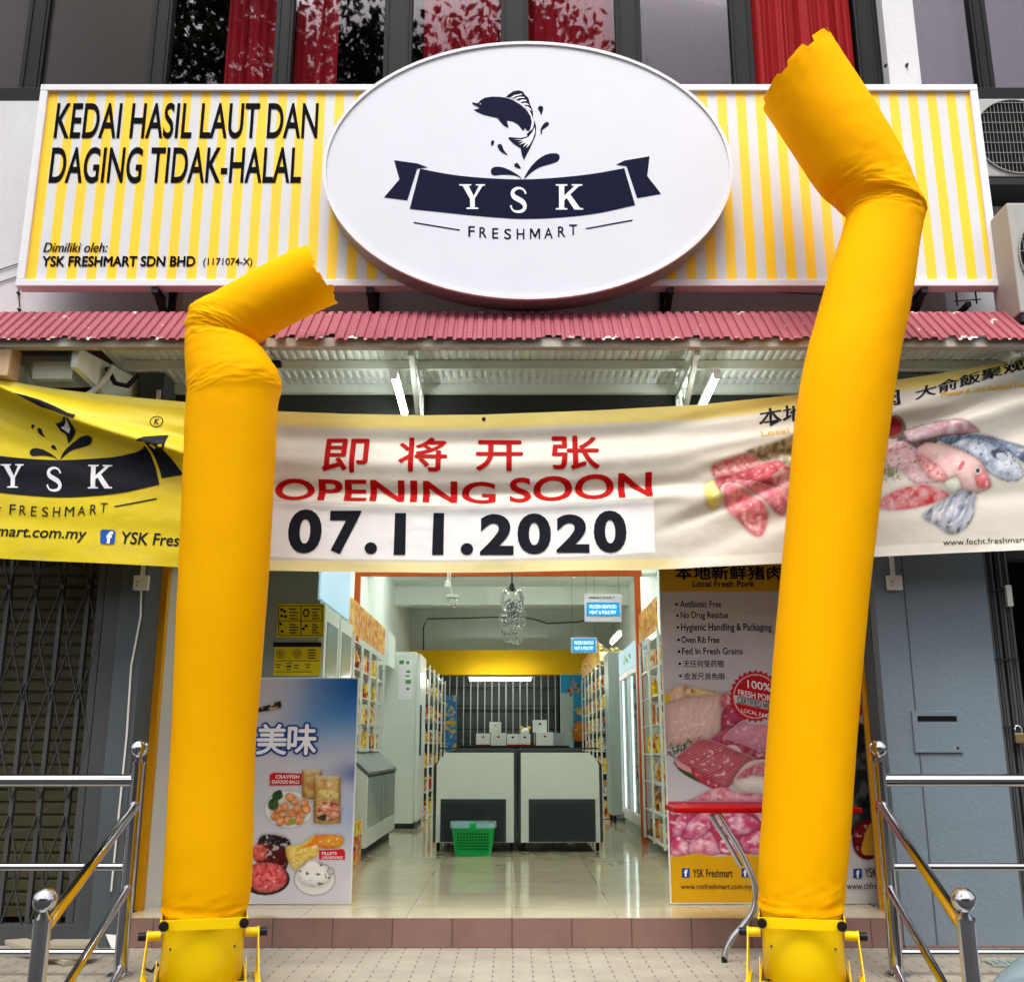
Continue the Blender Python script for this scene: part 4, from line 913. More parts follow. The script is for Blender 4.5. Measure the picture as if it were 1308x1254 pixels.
MB().box(-6, -2.38, 6.52, 6.6, 0, 3.4).build('backing', 'black_void', sh)
# right neighbour: folded grille and dark shop
vd = MB().box(2.89, 7, 8.5, 8.6, -.1, 3.5).box(6.9, 7, 6.5, 8.5, -.1, 3.5).box(2.89, 7, 6.58, 8.5, 3.43, 3.5).box(2.6, 2.89, 6.58, 8.5, 0, 3.5)
vd.build('neighbour_room', 'black_void', B)
MB().box(-9, 9, 6.2, 8.5, -.4, -.002).build('neighbour_floor', 'concrete', B)
gr = thing('folded_grille', 'grey metal folding grille pushed together at the right edge of the letterbox pillar', 'gate', (2.98, 6.28, 0))
b = MB()
for i in range(4):
    x = 2.90 + .045*i; b.box(x, x+.034, 6.26+.012*(i % 2), 6.31, 0, 3.35).box(x+.012, x+.022, 6.25+.012*(i % 2), 6.26+.012*(i % 2), 0, 3.35)
b.build('folded_bars', 'gate_grey', gr, bevel=.003)
MB().box(2.895, 3.06, 6.244, 6.249, 2.02, 2.03).box(2.895, 3.06, 6.244, 6.249, 1.6, 1.61).box(2.895, 3.06, 6.244, 6.249, 1.2, 1.21).build('link_bars', 'steel_black', gr)
lk = at(1287, 762, 6.24); MB().box(lk.x-.012, lk.x+.022, 6.22, 6.25, lk.z-.06, lk.z+.07).build('latch', 'white_plastic', gr, bevel=.003)
pk = at(1301, 937, 6.22)
PL = thing('padlock', 'brass padlock hanging on the folded grille at the right', 'padlock', tuple(pk))
MB().box(pk.x-.028, pk.x+.028, 6.205, 6.235, pk.z-.055, pk.z+.005).build('lock_body', 'brass', PL, bevel=.006)
MB().tube([(pk.x-.018, 6.22, pk.z), (pk.x-.018, 6.22, pk.z+.03), (pk.x-.01, 6.222, pk.z+.045), (pk.x+.01, 6.222, pk.z+.045), (pk.x+.018, 6.22, pk.z+.03), (pk.x+.018, 6.22, pk.z)], .006, 8).build('shackle', 'steel', PL, smooth=True)
# letterbox on the pillar
a, c = at(1164, 908, 6.19), at(1231, 961, 6.19)
LB = thing('letterbox', 'blue grey letterbox plate with a dark slot set in the right pillar', 'letterbox', (a.x, 6.2, c.z))
MB().box(a.x, c.x, 6.186, 6.199, c.z, a.z).build('plate', 'blue_grey', LB, bevel=.003)
kh = at(1224, 955, 6.18); MB().lathe([(.0,-.003),(.008,-.003),(.008,.001),(.0,.001)], (kh.x, 6.186, kh.z), 10, 'y').build('keyhole', 'steel_black', LB)
s0, s1 = at(1172, 914, 6.18), at(1223, 921, 6.18)
MB().box(s0.x, s1.x, 6.1845, 6.1865, s1.z, s0.z).build('slot', 'black_void', LB)
def sbox(px, py, Y, lab, hose):
    p_ = at(px, py, Y); T = thing('switch_box', lab, 'switch box', tuple(p_))
    MB().box(p_.x-.045, p_.x+.045, Y-.035, Y-.001, p_.z-.045, p_.z+.045).build('box', 'white_plastic', T, bevel=.005)
    MB().box(p_.x-.012, p_.x+.012, Y-.016, Y-.002, p_.z+.046, 3.3).build('conduit', 'white_plastic', T)
    b = MB().lathe([(.004, -.003), (.004, .002)], (p_.x-.02, Y-.036, p_.z-.015), 8, 'y').lathe([(.004, -.003), (.004, .002)], (p_.x-.02, Y-.036, p_.z+.005), 8, 'y'); b.build('switch_dots', 'black_plastic', T)
    if hose: MB().tube([(p_.x, Y-.01, p_.z-.045), (p_.x+.01, Y-.01, p_.z-.2), (p_.x-.02, Y-.01, p_.z-.5), (p_.x-.01, Y-.01, p_.z-.9), (p_.x-.02, Y-.01, .3)], .006, 8).build('cable', 'white_plastic', T, smooth=True)
sbox(182, 745, 6.2, 'white switch box with a cable hanging below it on the left pillar', True)
sbox(1141, 745, 6.19, 'white switch box with conduit on the blue grey letterbox pillar', False)

wv = MB()
for P_ in ([(-4,346),(20,338),(40,333),(58,328)], [(-4,362),(26,352),(50,341)], [(23,352),(24,375),(25,392)], [(1150,388),(1110,380),(1010,374),(960,371)]):
    pts = [at(x, y, 6.292 if x < 900 else 6.24) for x, y in P_]; wv.tube(pts, .0035, 5)
tag(wv.build('facade_wires', 'steel_black'), 'thin loose wires stapled across the upper facade beside and under the signboard', 'wire')
nl = MB()
for x, y, Y_ in ((24,375,6.298),(25,396,6.298),(1131,85,6.248),(1158,84,6.248)): p_ = at(x, y, Y_); nl.lathe([(.0,-.02),(.009,-.018),(.011,.002),(.0,.004)], p_, 8, 'y')
nl.build('wall_anchor', 'steel_black', B)
# ------------------------------------------------------------------ air conditioners at the upper right
def aircon(x0, x1, z0, z1, y0, y1, label):
    T = thing('air_conditioner', label, 'air conditioner', (x0, y0, z0)); cx, cz = (x0+x1)/2 - .06*(x1-x0), (z0+z1)/2; r = min(x1-x0, z1-z0)*.47
    MB().box(x0, x1, y0, y1, z0, z1).build('casing', mat('casing_grey', S(164, 163, 160), .5, var=.06, grime=.25), T, bevel=.012)
    MB().lathe([(r, -.004), (r, .001)], (cx, y0, cz), 40, 'y').build('fan_opening', 'black_void', T)
    b = MB(); 
    n = 22
    for i in range(n+1):
        o_ = -r + 2*r*i/n; hh = math.sqrt(max(0, r*r-o_*o_))
        b.bar((cx+o_, y0-.010, cz-hh), (cx+o_, y0-.010, cz+hh), .0022, .0022)
        if i % 3 == 0: b.bar((cx-hh, y0-.015, cz+o_), (cx+hh, y0-.015, cz+o_), .003, .003)
    b.tube([(cx+r*math.cos(a_), y0-.012, cz+r*math.sin(a_)) for a_ in np.linspace(0, 2*math.pi, 40)], .005, 8)
    b.build('fan_grille', mat('grille_wire', S(150, 150, 148), .5), T)
    MB().box(x0, x1, y0-.002, y1, z0-.06, z0-.012).build('base_rail', 'steel_black', T)
q = at(1258, 236, 6.06); q1 = at(1258, 126, 6.06)
aircon(2.90, 3.95, q.z+.06, q1.z, 6.06, 6.34, 'white outdoor fan unit behind the right end of the sign, upper of two')
q = at(1290, 392, 5.75); q1 = at(1290, 262, 5.75)
aircon(3.06, 3.92, q.z-.05, q1.z, 5.72, 6.02, 'white outdoor fan unit below the other one, right of the sign corner')
ck = MB()
for i in range(5): ck.bar((2.82, 6.05, 3.85+.09*i), (2.98, 6.02, 3.85+.09*i), .006, .006)
ck.bar((2.84, 6.05, 3.82), (2.84, 6.05, 4.25), .008, .008).bar((2.95, 6.02, 3.82), (2.95, 6.02, 4.25), .008, .008).bar((2.9, 6.02, 3.82), (2.9, 6.34, 3.82), .03, .03).bar((3.6, 6.02, 3.82), (3.6, 6.34, 3.82), .03, .03)
tag(ck.build('wire_bracket', 'steel_black'), 'thin wire bracket carrying the lower outdoor fan unit', 'bracket')
# ------------------------------------------------------------------ printed boards at the entrance
M['print_board'] = attr_mat('printed_board', .4, 0, 0, 40, .15, .84, .94)
YP = 6.70
def board(name, label, cat, x0, x1, z0, z1, Y, paint, group, cell=.0045, edge='alu'):
    T = thing(name, label, cat, ((x0+x1)/2, Y, z0), group)
    MB().box(x0-.008, x1+.008, Y+.002, Y+.022, z0-.008, z1+.008).build('board_frame', edge, T, bevel=.002)
    sheet('printed_face', x0, x1, z0, z1, Y, cell, paint, M['print_board'], T); return T
# left board: blue seafood poster
def paint_left(pic, X, Z):
    x, y = pic.x, pic.y
    pic.put(np.ones(len(x)), S(206, 206, 214))
    n = fbm(x/60, y/60, 4)
    bl = sm((x-338+(n-.5)*30)/72)*sm((990-y)/85); pic.put(bl*.95, S(64, 144, 206)); pic.put(sm((x-372)/70)*sm((935-y)/60), S(14, 96, 172)); pic.put(sm((x-420)/50)*sm((900-y)/60)*.6, S(4, 62, 128))
    pic.put(np.exp(-((x-458)/34)**2-((y-988)/16)**2)*.8, S(32, 84, 160)); pic.put(np.exp(-((x-455)/40)**2-((y-1040)/34)**2)*.55, S(120, 160, 210))
    pic.put(np.exp(-((x-345)/60)**2-((y-880)/50)**2)*.5, S(188, 184, 196))
    z8 = lambda P: [(310+a/4.045, 860+b/4.045) for a, b in P]
    pic.shape(z8([(40,190),(140,160),(150,172),(170,146),(198,142),(200,176),(150,190),(40,206)]), (30,28,30), (190,140,30), 6, 2, smooth=False, thr=.55)
    pic.shape(z8([(138,522),(160,510),(306,516),(306,578),(138,580)]), (206,30,36), smooth=False)
    pic.ell(*z8([(237,700)])[0], 31.5, 24.5, (232,232,230), rim=(170,172,178), rimw=2); pic.ell(*z8([(240,700)])[0], 26, 19, (224,220,206))
    for k, (a, b) in enumerate([(170,740),(205,725),(235,760),(215,690),(180,700),(255,720),(285,700),(320,670),(300,735),(265,660),(245,640),(330,700),(195,765),(290,760)]):
        pic.ell(*z8([(a, b)])[0], 6.2, 5.2, (226,128,62), k*.7, col2=(244,178,120), ns=3, seed=k, rim=(180,84,36), rimw=1)
    pic.shape(z8([(155,620),(195,600),(205,640),(160,660)]), (40,74,34)); pic.shape(z8([(135,660),(165,640),(185,670),(170,705),(135,695)]), (34,66,30), (70,104,50), 3)
    pic.ell(*z8([(255,765)])[0], 5, 4, (150,160,50))
    for (a, b, c_, d), cc in (((306,502,410,640), (172,128,52)), ((366,536,506,772), (196,148,70))):
        (xa, ya), (xb, yb) = z8([(a, b), (c_, d)])
        pic.shape([(xa,ya),(xb,ya),(xb,yb),((xa+xb)/2,yb+2.5),(xa,yb)], cc, (222,188,120), 6, 3, smooth=False); pic.ell((xa+xb)/2, ya, (xb-xa)/2, 2.4, (214,200,160))
        for q_ in (xa, xb): pic.put(np.exp(-((x-q_)/3)**2)*((y > ya) & (y < yb) & (x > xa) & (x < xb))*.6, S(110, 60, 30))
    pic.shape(z8([(386,680),(440,660),(500,680),(498,740),(440,765),(384,745)]), (178,34,34), (230,190,150), 3, 5); pic.shape(z8([(386,740),(430,725),(425,760),(392,752)]), (50,56,36))
    pic.shape(z8([(395,600),(490,606),(486,650),(400,640)]), (226,206,130), (150,50,40), 2.2, 6, thr=.6)
    pic.shape(z8([(70,900),(100,835),(200,840),(248,880),(225,1010),(150,1030),(60,960)]), (66,16,26), (110,30,40), 6, 7); pic.shape(z8([(96,868),(110,836),(200,842),(244,880),(230,905),(150,880)]), (34,26,30), (210,200,200), 2.2, 8, thr=.66)
    pic.ell(*z8([(85,925)])[0], 10, 11, (196,50,44), col2=(226,130,110), ns=3, seed=3)
    pic.ell(*z8([(115,1060)])[0], 32, 21, (40,30,30)); pic.shape(z8([(30,1040),(60,985),(120,975),(190,990),(228,1040),(215,1095),(140,1130),(60,1115)]), (190,30,44), (232,120,120), 3.5, 9)
    pic.shape(z8([(220,900),(300,880),(385,830),(395,930),(330,970),(265,1020)]), (222,182,40), (240,220,140), 5, 10); pic.shape(z8([(385,835),(515,838),(505,895),(430,905),(388,890)]), (214,170,40), (236,120,40), 4, 11)
    pic.shape(z8([(350,870),(380,826),(388,880),(300,900)]), (236,130,30)); pic.shape(z8([(394,912),(520,905),(530,922),(530,962),(394,962)]), (206,26,34), smooth=False)
    pic.ell(*z8([(372,1060)])[0], 27, 22, (226,226,224), rim=(120,120,122), rimw=2.5); pic.ell(*z8([(370,1040)])[0], 22, 15, (236,236,232), col2=(60,56,52), ns=4, seed=12, thr=.62); pic.ell(*z8([(360,1000)])[0], 10, 8, (240,238,232))
    pic.ell(*z8([(455,1020)])[0], 5, 5, (196,190,184), rim=(120,110,106))
PB = board('poster_board', 'blue and grey seafood poster board with white characters standing left of the shop entrance', 'poster board', -1.95, -.994, STEP+.012, 1.52, YP, paint_left, 'printed boards at the entrance')
e = MB(); e2 = MB(); e3 = MB(); yp = YP - .003
for ch, l_, r_ in (('鲜',286,324),('美',327,365),('味',367,403)):
    fat(e, ch, l_, 925, r_, 963, yp, 3.3, 14); fat(e2, ch, l_, 925, r_, 963, yp-.005, .9, 4)
e.build('blue_lettering', 'deep_blue', PB); 
text(e2, 'CRAYFISH', 352, 989.5, 382, 994, yp, bold=.01); text(e2, 'SEAFOOD BALLS', 347, 996, 382, 1000.5, yp, bold=.01); text(e2, 'FILLETS', 411, 1087.5, 430, 1091.5, yp, bold=.01); text(e2, 'LUNCHEON PACK', 411, 1093, 438, 1096.5, yp, bold=.01)
e2.build('white_lettering', 'white_print', PB)
# right board: pork poster
def paint_pork(pic, X, Z):
    x, y = pic.x, pic.y
    pic.put(np.ones(len(x)), S(204, 202, 206)); pic.put(sm((756-y+(x-845)*.0)/1.0), S(214, 168, 26))
    q = lambda P: [(840+a/6.97, 850+b/6.97) for a, b in P]; q4 = lambda P: [(820+a/3.994, 940+b/3.994) for a, b in P]
    pic.put(sm((y-1022)/2)*sm((1091-y)/1.5), S(196, 60, 96))
    pic.shape(q([(60,260),(90,240),(180,175),(260,190),(300,240),(260,300),(100,330),(60,330)]), (232,206,176), (236,190,150), 6, 1); pic.shape(q([(50,260),(105,255),(110,310),(60,330)]), (230,190,50))
    pic.shape(q([(250,185),(440,220),(560,240),(560,290),(260,280)]), (226,206,140), (206,120,110), 4, 2, thr=.6)
    pic.shape(q([(70,380),(130,320),(250,285),(420,270),(560,250),(620,240),(660,270),(640,330),(570,400),(575,560),(500,640),(420,690),(130,720),(80,720)]), (238,212,202), (230,186,176), 9, 3, stripe=(.25, 9, .3), rim=(220,176,168))
    pic.shape(q([(550,330),(570,265),(620,240),(665,260),(670,330),(590,385)]), (190,70,90), (224,150,156), 4, 4)
    pic.shape(q([(575,410),(660,340),(720,400),(780,480),(720,520),(600,590),(565,590)]), (164,52,84), (180,70,100), 7, 5)
    pic.shape(q([(470,670),(560,590),(680,530),(800,560),(980,560),(980,820),(880,840),(740,760),(600,720)]), (176,56,88), (206,104,128), 9, 6)
    pic.shape(q([(580,640),(660,560),(770,480),(830,520),(1000,535),(1000,750),(900,750),(760,700),(640,660)]), (222,160,176), (204,120,144), 4, 7, stripe=(1.25, 2.2, .4), rim=(236,196,204))
    pic.shape(q([(600,720),(680,705),(740,750),(730,780),(640,750)]), (232,206,206)); pic.shape(q([(760,780),(830,760),(950,780),(960,830),(850,830)]), (214,150,160), (150,40,66), 4, 8)
    for k in range(70):
        rr = random.Random(k+7); t_ = rr.random(); cx, cy = q([(100+t_*300+rr.gauss(0, 18), 790-t_*110+rr.gauss(0, 30))])[0]; an = rr.random()*6.28
        pic.shape([(cx, cy), (cx+6*math.cos(an), cy+6*math.sin(an)), (cx+2*math.cos(an+1.6), cy+2*math.sin(an+1.6))], (64,92,40) if k % 3 else (36,60,26), smooth=False)
    pic.shape(q([(140,850),(250,930),(400,1030),(460,1070),(330,1020),(200,940)]), (50,76,34))
    pic.shape(q([(165,815),(250,740),(350,665),(420,650),(560,690),(720,760),(860,820),(760,920),(660,1060),(540,1100),(290,940),(170,890)]), (168,52,72), (216,132,140), 4, 9, stripe=(1.15, 3.0, .6), rim=(226,160,160))
    pic.shape(q([(290,900),(420,980),(560,1070),(520,1100),(400,1050),(290,950)]), (176,46,66), (196,80,96), 5, 10); pic.shape(q([(165,815),(190,850),(290,910),(290,950),(180,895)]), (224,160,166))
    pic.shape(q([(300,1190),(480,1100),(600,1080),(720,1130),(960,1140),(960,1200),(300,1200)]), (214,110,140), (236,180,190), 6, 11)
    pic.shape(q([(670,1050),(720,940),(820,850),(960,830),(1000,830),(1000,1130),(900,1140),(760,1120)]), (232,214,206), (240,226,220), 6, 12, rim=(222,186,182), rimw=1.5)
    pic.shape(q([(700,1010),(740,940),(850,875),(930,850),(1000,880),(1000,990),(850,980),(800,1000)]), (204,92,120), (222,130,150), 4, 13, rim=(240,220,214), rimw=2.4); pic.shape(q([(850,960),(870,890),(920,870),(960,940),(900,980)]), (190,70,106), (220,150,170), 2.5, 14, rim=(240,224,216), rimw=1.5)
    for k, P in enumerate(([(150,375),(260,368),(215,394),(150,402)],[(540,362),(640,362),(630,430),(590,420)],[(150,470),(190,400),(250,392),(272,450),(215,512),(158,518)],[(150,530),(200,512),(248,560),(238,608),(150,606)],[(245,530),(335,478),(388,545),(398,600),(252,608)],[(385,540),(450,508),(505,530),(525,598),(415,600)],[(500,520),(580,478),(640,500),(640,595),(530,592)],[(205,502),(250,420),(340,372),(368,420),(352,470),(300,518),(225,522)],[(345,430),(400,382),(470,376),(560,408),(605,450),(560,492),(450,508),(368,482)])):
        pic.shape(q4(P), (204,66,112), (240,176,198), 9, k*3, rim=(166,36,78), rimw=1.5)
        ax_ = np.array(q4(P)).mean(0)
        for j in range(4):
            rr_ = random.Random(k*7+j); pic.ell(ax_[0]+rr_.gauss(0, 6), ax_[1]-3+rr_.gauss(0, 4), 1.5+4*rr_.random(), .8+1.2*rr_.random(), (248,214,224), -.5+rr_.random(), soft=2.5)
    pic.put(sm((y-1091-2*np.sin(x/9))/1.2), S(220, 166, 22)); pic.put(sm((np.abs(y-1026.5)*-1+0)+3)*0, S(200, 20, 24))
    cx, cy = 965, 889; ang = np.arctan2(y-cy, x-cx); rr = np.hypot(x-cx, y-cy)
    pic.put(sm((32.6+1.4*np.cos(ang*28)-rr)/.8), S(200, 20, 30)); pic.put(sm((.8-np.abs(rr-27.6))/.5), S(232, 220, 220))
    yb = y-(898+(x-cx)*.22); pic.put(sm((4.8-np.abs(yb))/.6)*sm((27-rr)/.6), S(214, 220, 224))
PK = board('poster_board', 'tall pork poster board with yellow header and red seal partly behind the leaning tube', 'poster board', .978, 1.80, STEP+.014, 2.44, YP, paint_pork, 'printed boards at the entrance')
e = MB()
fat(e, '本地新鲜猪肉', 863, 723, 999, 740, yp, .5, 4); text(e, 'Local Fresh Pork', 885, 741.5, 964, 749.5, yp, bold=.02)
for s_, t_, b_, r_ in (('Antibiotic Free',767,775.5,921.5),('No Drug Residue',781,792,930.5),('Hygienic Handling & Packaging',796,808,986),('Oven Rib Free',812.5,821,919),('Fed In Fresh Grains',827,835.5,949)):
    text(e, s_, 869+(t_-767)*.04, t_, r_, b_, yp, bold=.006)
text(e, '无任何受药银', 873, 843, 925, 852, yp, bold=.002); text(e, '皮发尺良色眼', 874, 859, 926, 868, yp, bold=.002)
for i, yy in enumerate((771.5,786,801,817,832,847.5,863)): poly(e, [(864.3+i*.8+1.7*math.cos(a_), yy+1.7*math.sin(a_)) for a_ in np.linspace(0, 6.28, 11)[:-1]], yp)
text(e, 'YSK Freshmart', 885, 1109.5, 936, 1120, yp, bold=.01); text(e, 'www.rotfreshmart.com.my', 870, 1128, 961, 1137.5, yp, bold=.004)
text(e, 'CERTIFIED MEAT', 942, 889, 992, (897, 908), yp, bold=.01)
e.build('dark_lettering', 'navy', PK)
e = MB(); text(e, '100%', 955, 868, 985, (878, 883), yp, bold=.01); text(e, 'FRESH PORK', 943, 880, 990, (888, 897), yp, bold=.01); text(e, 'LOCAL FARM', 947, 904, 986, (909, 918), yp); text(e, 'f', 874, 1110, 878.5, 1119, yp-.001, bold=.05); text(e, 'f', 950, 1110, 954.5, 1119, yp-.001, bold=.05)
e.build('white_lettering', 'white_print', PK)
e = MB(); poly(e, [(947,1108.5),(957,1108.5),(957,1120),(947,1120)], yp); poly(e, [(871,1108.5),(881,1108.5),(881,1120.5),(871,1120.5)], yp+.0015); e.build('blue_badge', 'deep_blue', PK)
# second right board
def paint_dark(pic, X, Z):
    x, y = pic.x, pic.y
    pic.put(np.ones(len(x)), S(40, 42, 42)); n = fbm(x/16, y/18, 3); pic.put(sm((n-.52)*7)*.7, S(104, 104, 104)); pic.put(sm((.4-n)*8), S(16, 18, 18))
    pic.put(sm((924+4*np.sin(x/7)-y)/2), S(198, 194, 192)); pic.put(sm((924-y)/2)*sm((fbm(x/14, y/26, 9)-.5)*12), S(190, 40, 40))
    pic.put(sm((y-1066-2*np.sin(x/5))/3), S(206, 204, 206))
    pic.ell(1108, 1072, 20, 26, (128,26,26), col2=(96,14,20), ns=8, seed=2); pic.shape([(1100,1085),(1112,1050),(1120,1085),(1110,1092)], (214,160,50)); pic.ell(1132, 1060, 12, 24, (110,20,24))
PD = board('poster_board', 'dark food poster board with a red tomato in the gap right of the leaning tube', 'poster board', 1.83, 2.29, STEP+.014, 2.44, YP+.012, paint_dark, 'printed boards at the entrance', .006)
e = MB(); text(e, 'YSK Freshmart', 1105, 1108, 1160, 1120, yp+.008, bold=.01); text(e, 'www.clifreshmart.com.my', 1082, 1127, 1178, 1137.5, yp+.008); e.build('dark_lettering', 'black_print', PD)
e = MB(); poly(e, [(1090,1109),(1101,1109),(1101,1121),(1090,1121)], yp+.008); e.build('blue_badge', 'deep_blue', PD)
e = MB(); text(e, 'f', 1094, 1111, 1098.5, 1120.5, yp+.005, bold=.05); e.build('white_lettering', 'white_print', PD)

# folding table with its red top edge
T = thing('folding_table', 'red topped folding table with bent grey tube legs standing behind the leaning tube', 'table', (1.38, 5.95, 0))
MB().box(.872, 1.885, 5.76, 6.12, .748, .775).build('table_top', 'red_table', T, bevel=.006)
for dx, sgn in ((0, 1), (.40, -1)):
    bx = 1.10 + dx
    for y, bx in ((5.80, bx), (6.06, bx+(.34 if dx == 0 else -.02))):
        pth = [(bx+.015, y, .745), (bx+.05, y, .68), (bx+.12, y, .56), (bx+.17, y, .45), (bx+.195, y, .35), (bx+.18, y, .26), (bx+.12, y, .18), (bx+.06, y, .12), (bx+.025, y, .06), (bx+.012, y, .02)]
        pth = [tuple(p_[:3]) for p_ in smooth_pts(pth, 3, False)]
        lg = MB().tube(pth, .016, 10).build('leg', 'chrome', T, smooth=True)
        MB().lathe([(.0, 0), (.016, 0), (.016, .03), (.0, .03)], (bx+.012, y, 0), 12).build('foot_cap', 'black_plastic', lg, smooth=True)
    bx = 1.10 + dx
    MB().tube([(bx-.02, 5.83, .735), (bx+.06, 5.83, .60), (bx+.13, 5.84, .47)], .013, 8).build('brace', 'chrome', T, smooth=True)

# ------------------------------------------------------------------ inside the shop
TP = thing('display_chiller', 'tall white two door chiller with a lit header board left of the entrance', 'chiller', (-1.6, 7.0, STEP))
cx0, cx1, cy0, cy1 = -1.93, -1.30, 6.93, 8.25
MB().box(cx0, cx1, cy0, cy1, STEP+.1, 2.06).box(cx0, cx1-.02, cy0, cy1, 2.06, 2.62).build('cabinet', mat('chiller_side', S(150, 164, 154), .4, var=.05), TP, bevel=.006)
MB().box(cx1-.0195, cx1-.008, cy0+.02, cy1-.02, 2.08, 2.60).build('header_light', 'lightbox', TP)
for ya, yb in ((cy0+.04, 7.57), (7.61, cy1-.04)):
    d = MB().box(cx1, cx1+.03, ya, yb, .32, 2.03).build('door', 'fridge_white', TP, bevel=.004)
    MB().box(cx1+.0305, cx1+.034, ya+.08, yb-.08, .42, 1.93).build('door_glass', mat('chiller_glass_%d' % int(ya*10), S(150, 170, 164), .12, var=.2, scale=3), d)
    MB().box(cx1+.034, cx1+.055, yb-.06, yb-.035, .9, 1.4).build('door_handle', 'alu_side', d)
MB().box(cx0+.04, cx1-.04, cy0+.03, cy1-.03, STEP, STEP+.1).build('plinth', 'charcoal', TP)
yf = 6.927
def sticker(l, t_, r_, b_, lab, head):
    A, C = at(l, b_, yf), at(r_, t_, yf); ST_ = thing('yellow_notice', lab, 'notice', tuple(A), 'yellow notices on the chiller side')
    MB().box(A.x, C.x, yf-.002, yf+.002, A.z, C.z).build('sheet', mat('notice_yellow', S(224, 204, 20), .5, var=.06), ST_)
    k = MB(); y = yf-.0035; fx = lambda u: l+(r_-l)*u; fy = lambda v: t_+(b_-t_)*v
    def rect(u0, v0, u1, v1): poly(k, [(fx(u0), fy(v1)), (fx(u1), fy(v1)), (fx(u1), fy(v0)), (fx(u0), fy(v0))], y)
    if head:
        for u0, v0, u1, v1 in ((.04,.05,.96,.07),(.04,.93,.96,.95),(.04,.07,.055,.93),(.945,.07,.96,.93),(.055,.50,.945,.52),(.50,.07,.52,.50),(.50,.52,.52,.93)): rect(u0, v0, u1, v1)
        rr = random.Random(1)
        for v0 in (.14,.24,.33,.42,.60,.68,.76,.84): rect(.27, v0, .27+.12+.08*rr.random(), v0+.035); rect(.74, v0, .74+.1+.08*rr.random(), v0+.035)
        for (u, v) in ((.11,.17),(.17,.22),(.11,.36),(.19,.38),(.12,.82),(.09,.60),(.62,.66),(.56,.74)): poly(k, [(fx(u+.035*math.cos(a_)), fy(v+.045*math.sin(a_))) for a_ in np.linspace(0, 6.28, 9)[:-1]], y)
        for i in range(12):
            a_, b2 = i*math.pi/6, (i+1)*math.pi/6; g_ = lambda a_, s: (fx(.62+.07*s*math.cos(a_)), fy(.27+.13*s*math.sin(a_))); poly(k, [g_(a_, 1), g_(b2, 1), g_(b2, .62), g_(a_, .62)], y)
    else:
        rect(0, 0, 1, .14); rect(.05,.55,.95,.57); rect(.05,.88,.8,.90)
        for u, v in ((.15,.35),(.5,.35)):
            for i in range(14):
                a_, b2 = i*math.pi/7, (i+1)*math.pi/7
                for s0, s1 in ((1, .86), (.5, .3)): g_ = lambda a_, s: (fx(u+.09*s*math.cos(a_)), fy(v+.14*s*math.sin(a_))); poly(k, [g_(a_, s0), g_(b2, s0), g_(b2, s1), g_(a_, s1)], y)
        for v0 in (.22,.30,.38,.46): rect(.72, v0, .88, v0+.035)
        for u0, v0 in ((.04,.66),(.27,.62),(.27,.72),(.42,.68),(.66,.66)): rect(u0, v0, u0+.12, v0+.03); rect(u0+.01, v0+.08, u0+.10, v0+.11)
    k.build('printing', 'banner_dark', ST_)
sticker(353, 771, 414.5, 814, 'yellow notice of boxed diagrams on the chiller side, upper one with a round emblem', True)
sticker(349, 820, 410.5, 862.5, 'yellow notice with a dark heading strip, just above the blue poster board', False)

PACK = {}
def pack(kind):
    """prototype goods: pillow packets, tubs and cartons, one look per kind"""
    b = MB(); m, s = kind
    if s == 'packet':
        rings = []
        for i in range(9):
            t_ = i/8; w_ = .062*(1-.10*math.sin(math.pi*t_)); d = .03*math.sin(math.pi*min(1, t_*1.12))**.7 if 0 < t_ < 1 else .002
            rings.append([(w_*math.cos(a_)*(1 if abs(math.cos(a_)) > .3 else .95), d*math.sin(a_), .002+.17*t_) for a_ in np.linspace(0, 2*math.pi, 14, endpoint=False)])
        b.loft(rings); o = b.build('snack_packet', m, None, smooth=True)
    elif s == 'tub': b.lathe([(.0,0),(.045,0),(.052,.11),(.056,.112),(.056,.13),(.0,.132)], (0,0,0), 18); o = b.build('food_tub', m, None, smooth=True)
    else: b.box(-.055,.055,-.045,.045,0,.15); o = b.build('carton', m, None, bevel=.004)
    COL.objects.unlink(o); return o
def pm(name, a, b_, c):
    m, t, p = new_mat(name); tc = t.nodes.new('ShaderNodeTexCoord'); nz = t.nodes.new('ShaderNodeTexVoronoi'); nz.inputs['Scale'].default_value = 22
    oi = t.nodes.new('ShaderNodeObjectInfo'); ad = t.nodes.new('ShaderNodeVectorMath'); ad.operation = 'ADD'
    t.links.new(tc.outputs['Object'], ad.inputs[0]); t.links.new(oi.outputs['Random'], ad.inputs[1]); t.links.new(ad.outputs[0], nz.inputs['Vector'])
    rp = t.nodes.new('ShaderNodeValToRGB'); rp.color_ramp.interpolation = 'CONSTANT'; sp = t.nodes.new('ShaderNodeSeparateColor'); t.links.new(nz.outputs['Color'], sp.inputs[0]); t.links.new(sp.outputs[0], rp.inputs[0])
    rp.color_ramp.elements[0].color = S(*a)+(1,); rp.color_ramp.elements[1].position = .55; rp.color_ramp.elements[1].color = S(*b_)+(1,); k = rp.color_ramp.elements.new(.82); k.color = S(*c)+(1,)
    t.links.new(rp.outputs[0], p.inputs['Base Color']); p.inputs['Roughness'].default_value = .3; return m
PMS = [('yellow', pm('yellow_wrapper', (236,190,20), (250,224,90), (200,60,30))), ('red', pm('red_wrapper', (186,40,30), (230,150,60), (240,220,190))), ('white', pm('white_wrapper', (220,220,214), (210,120,60), (60,110,170))), ('orange', pm('orange_wrapper', (230,130,30), (246,200,70), (140,50,20))), ('brown', pm('brown_wrapper', (150,96,50), (226,190,110), (90,40,24)))]
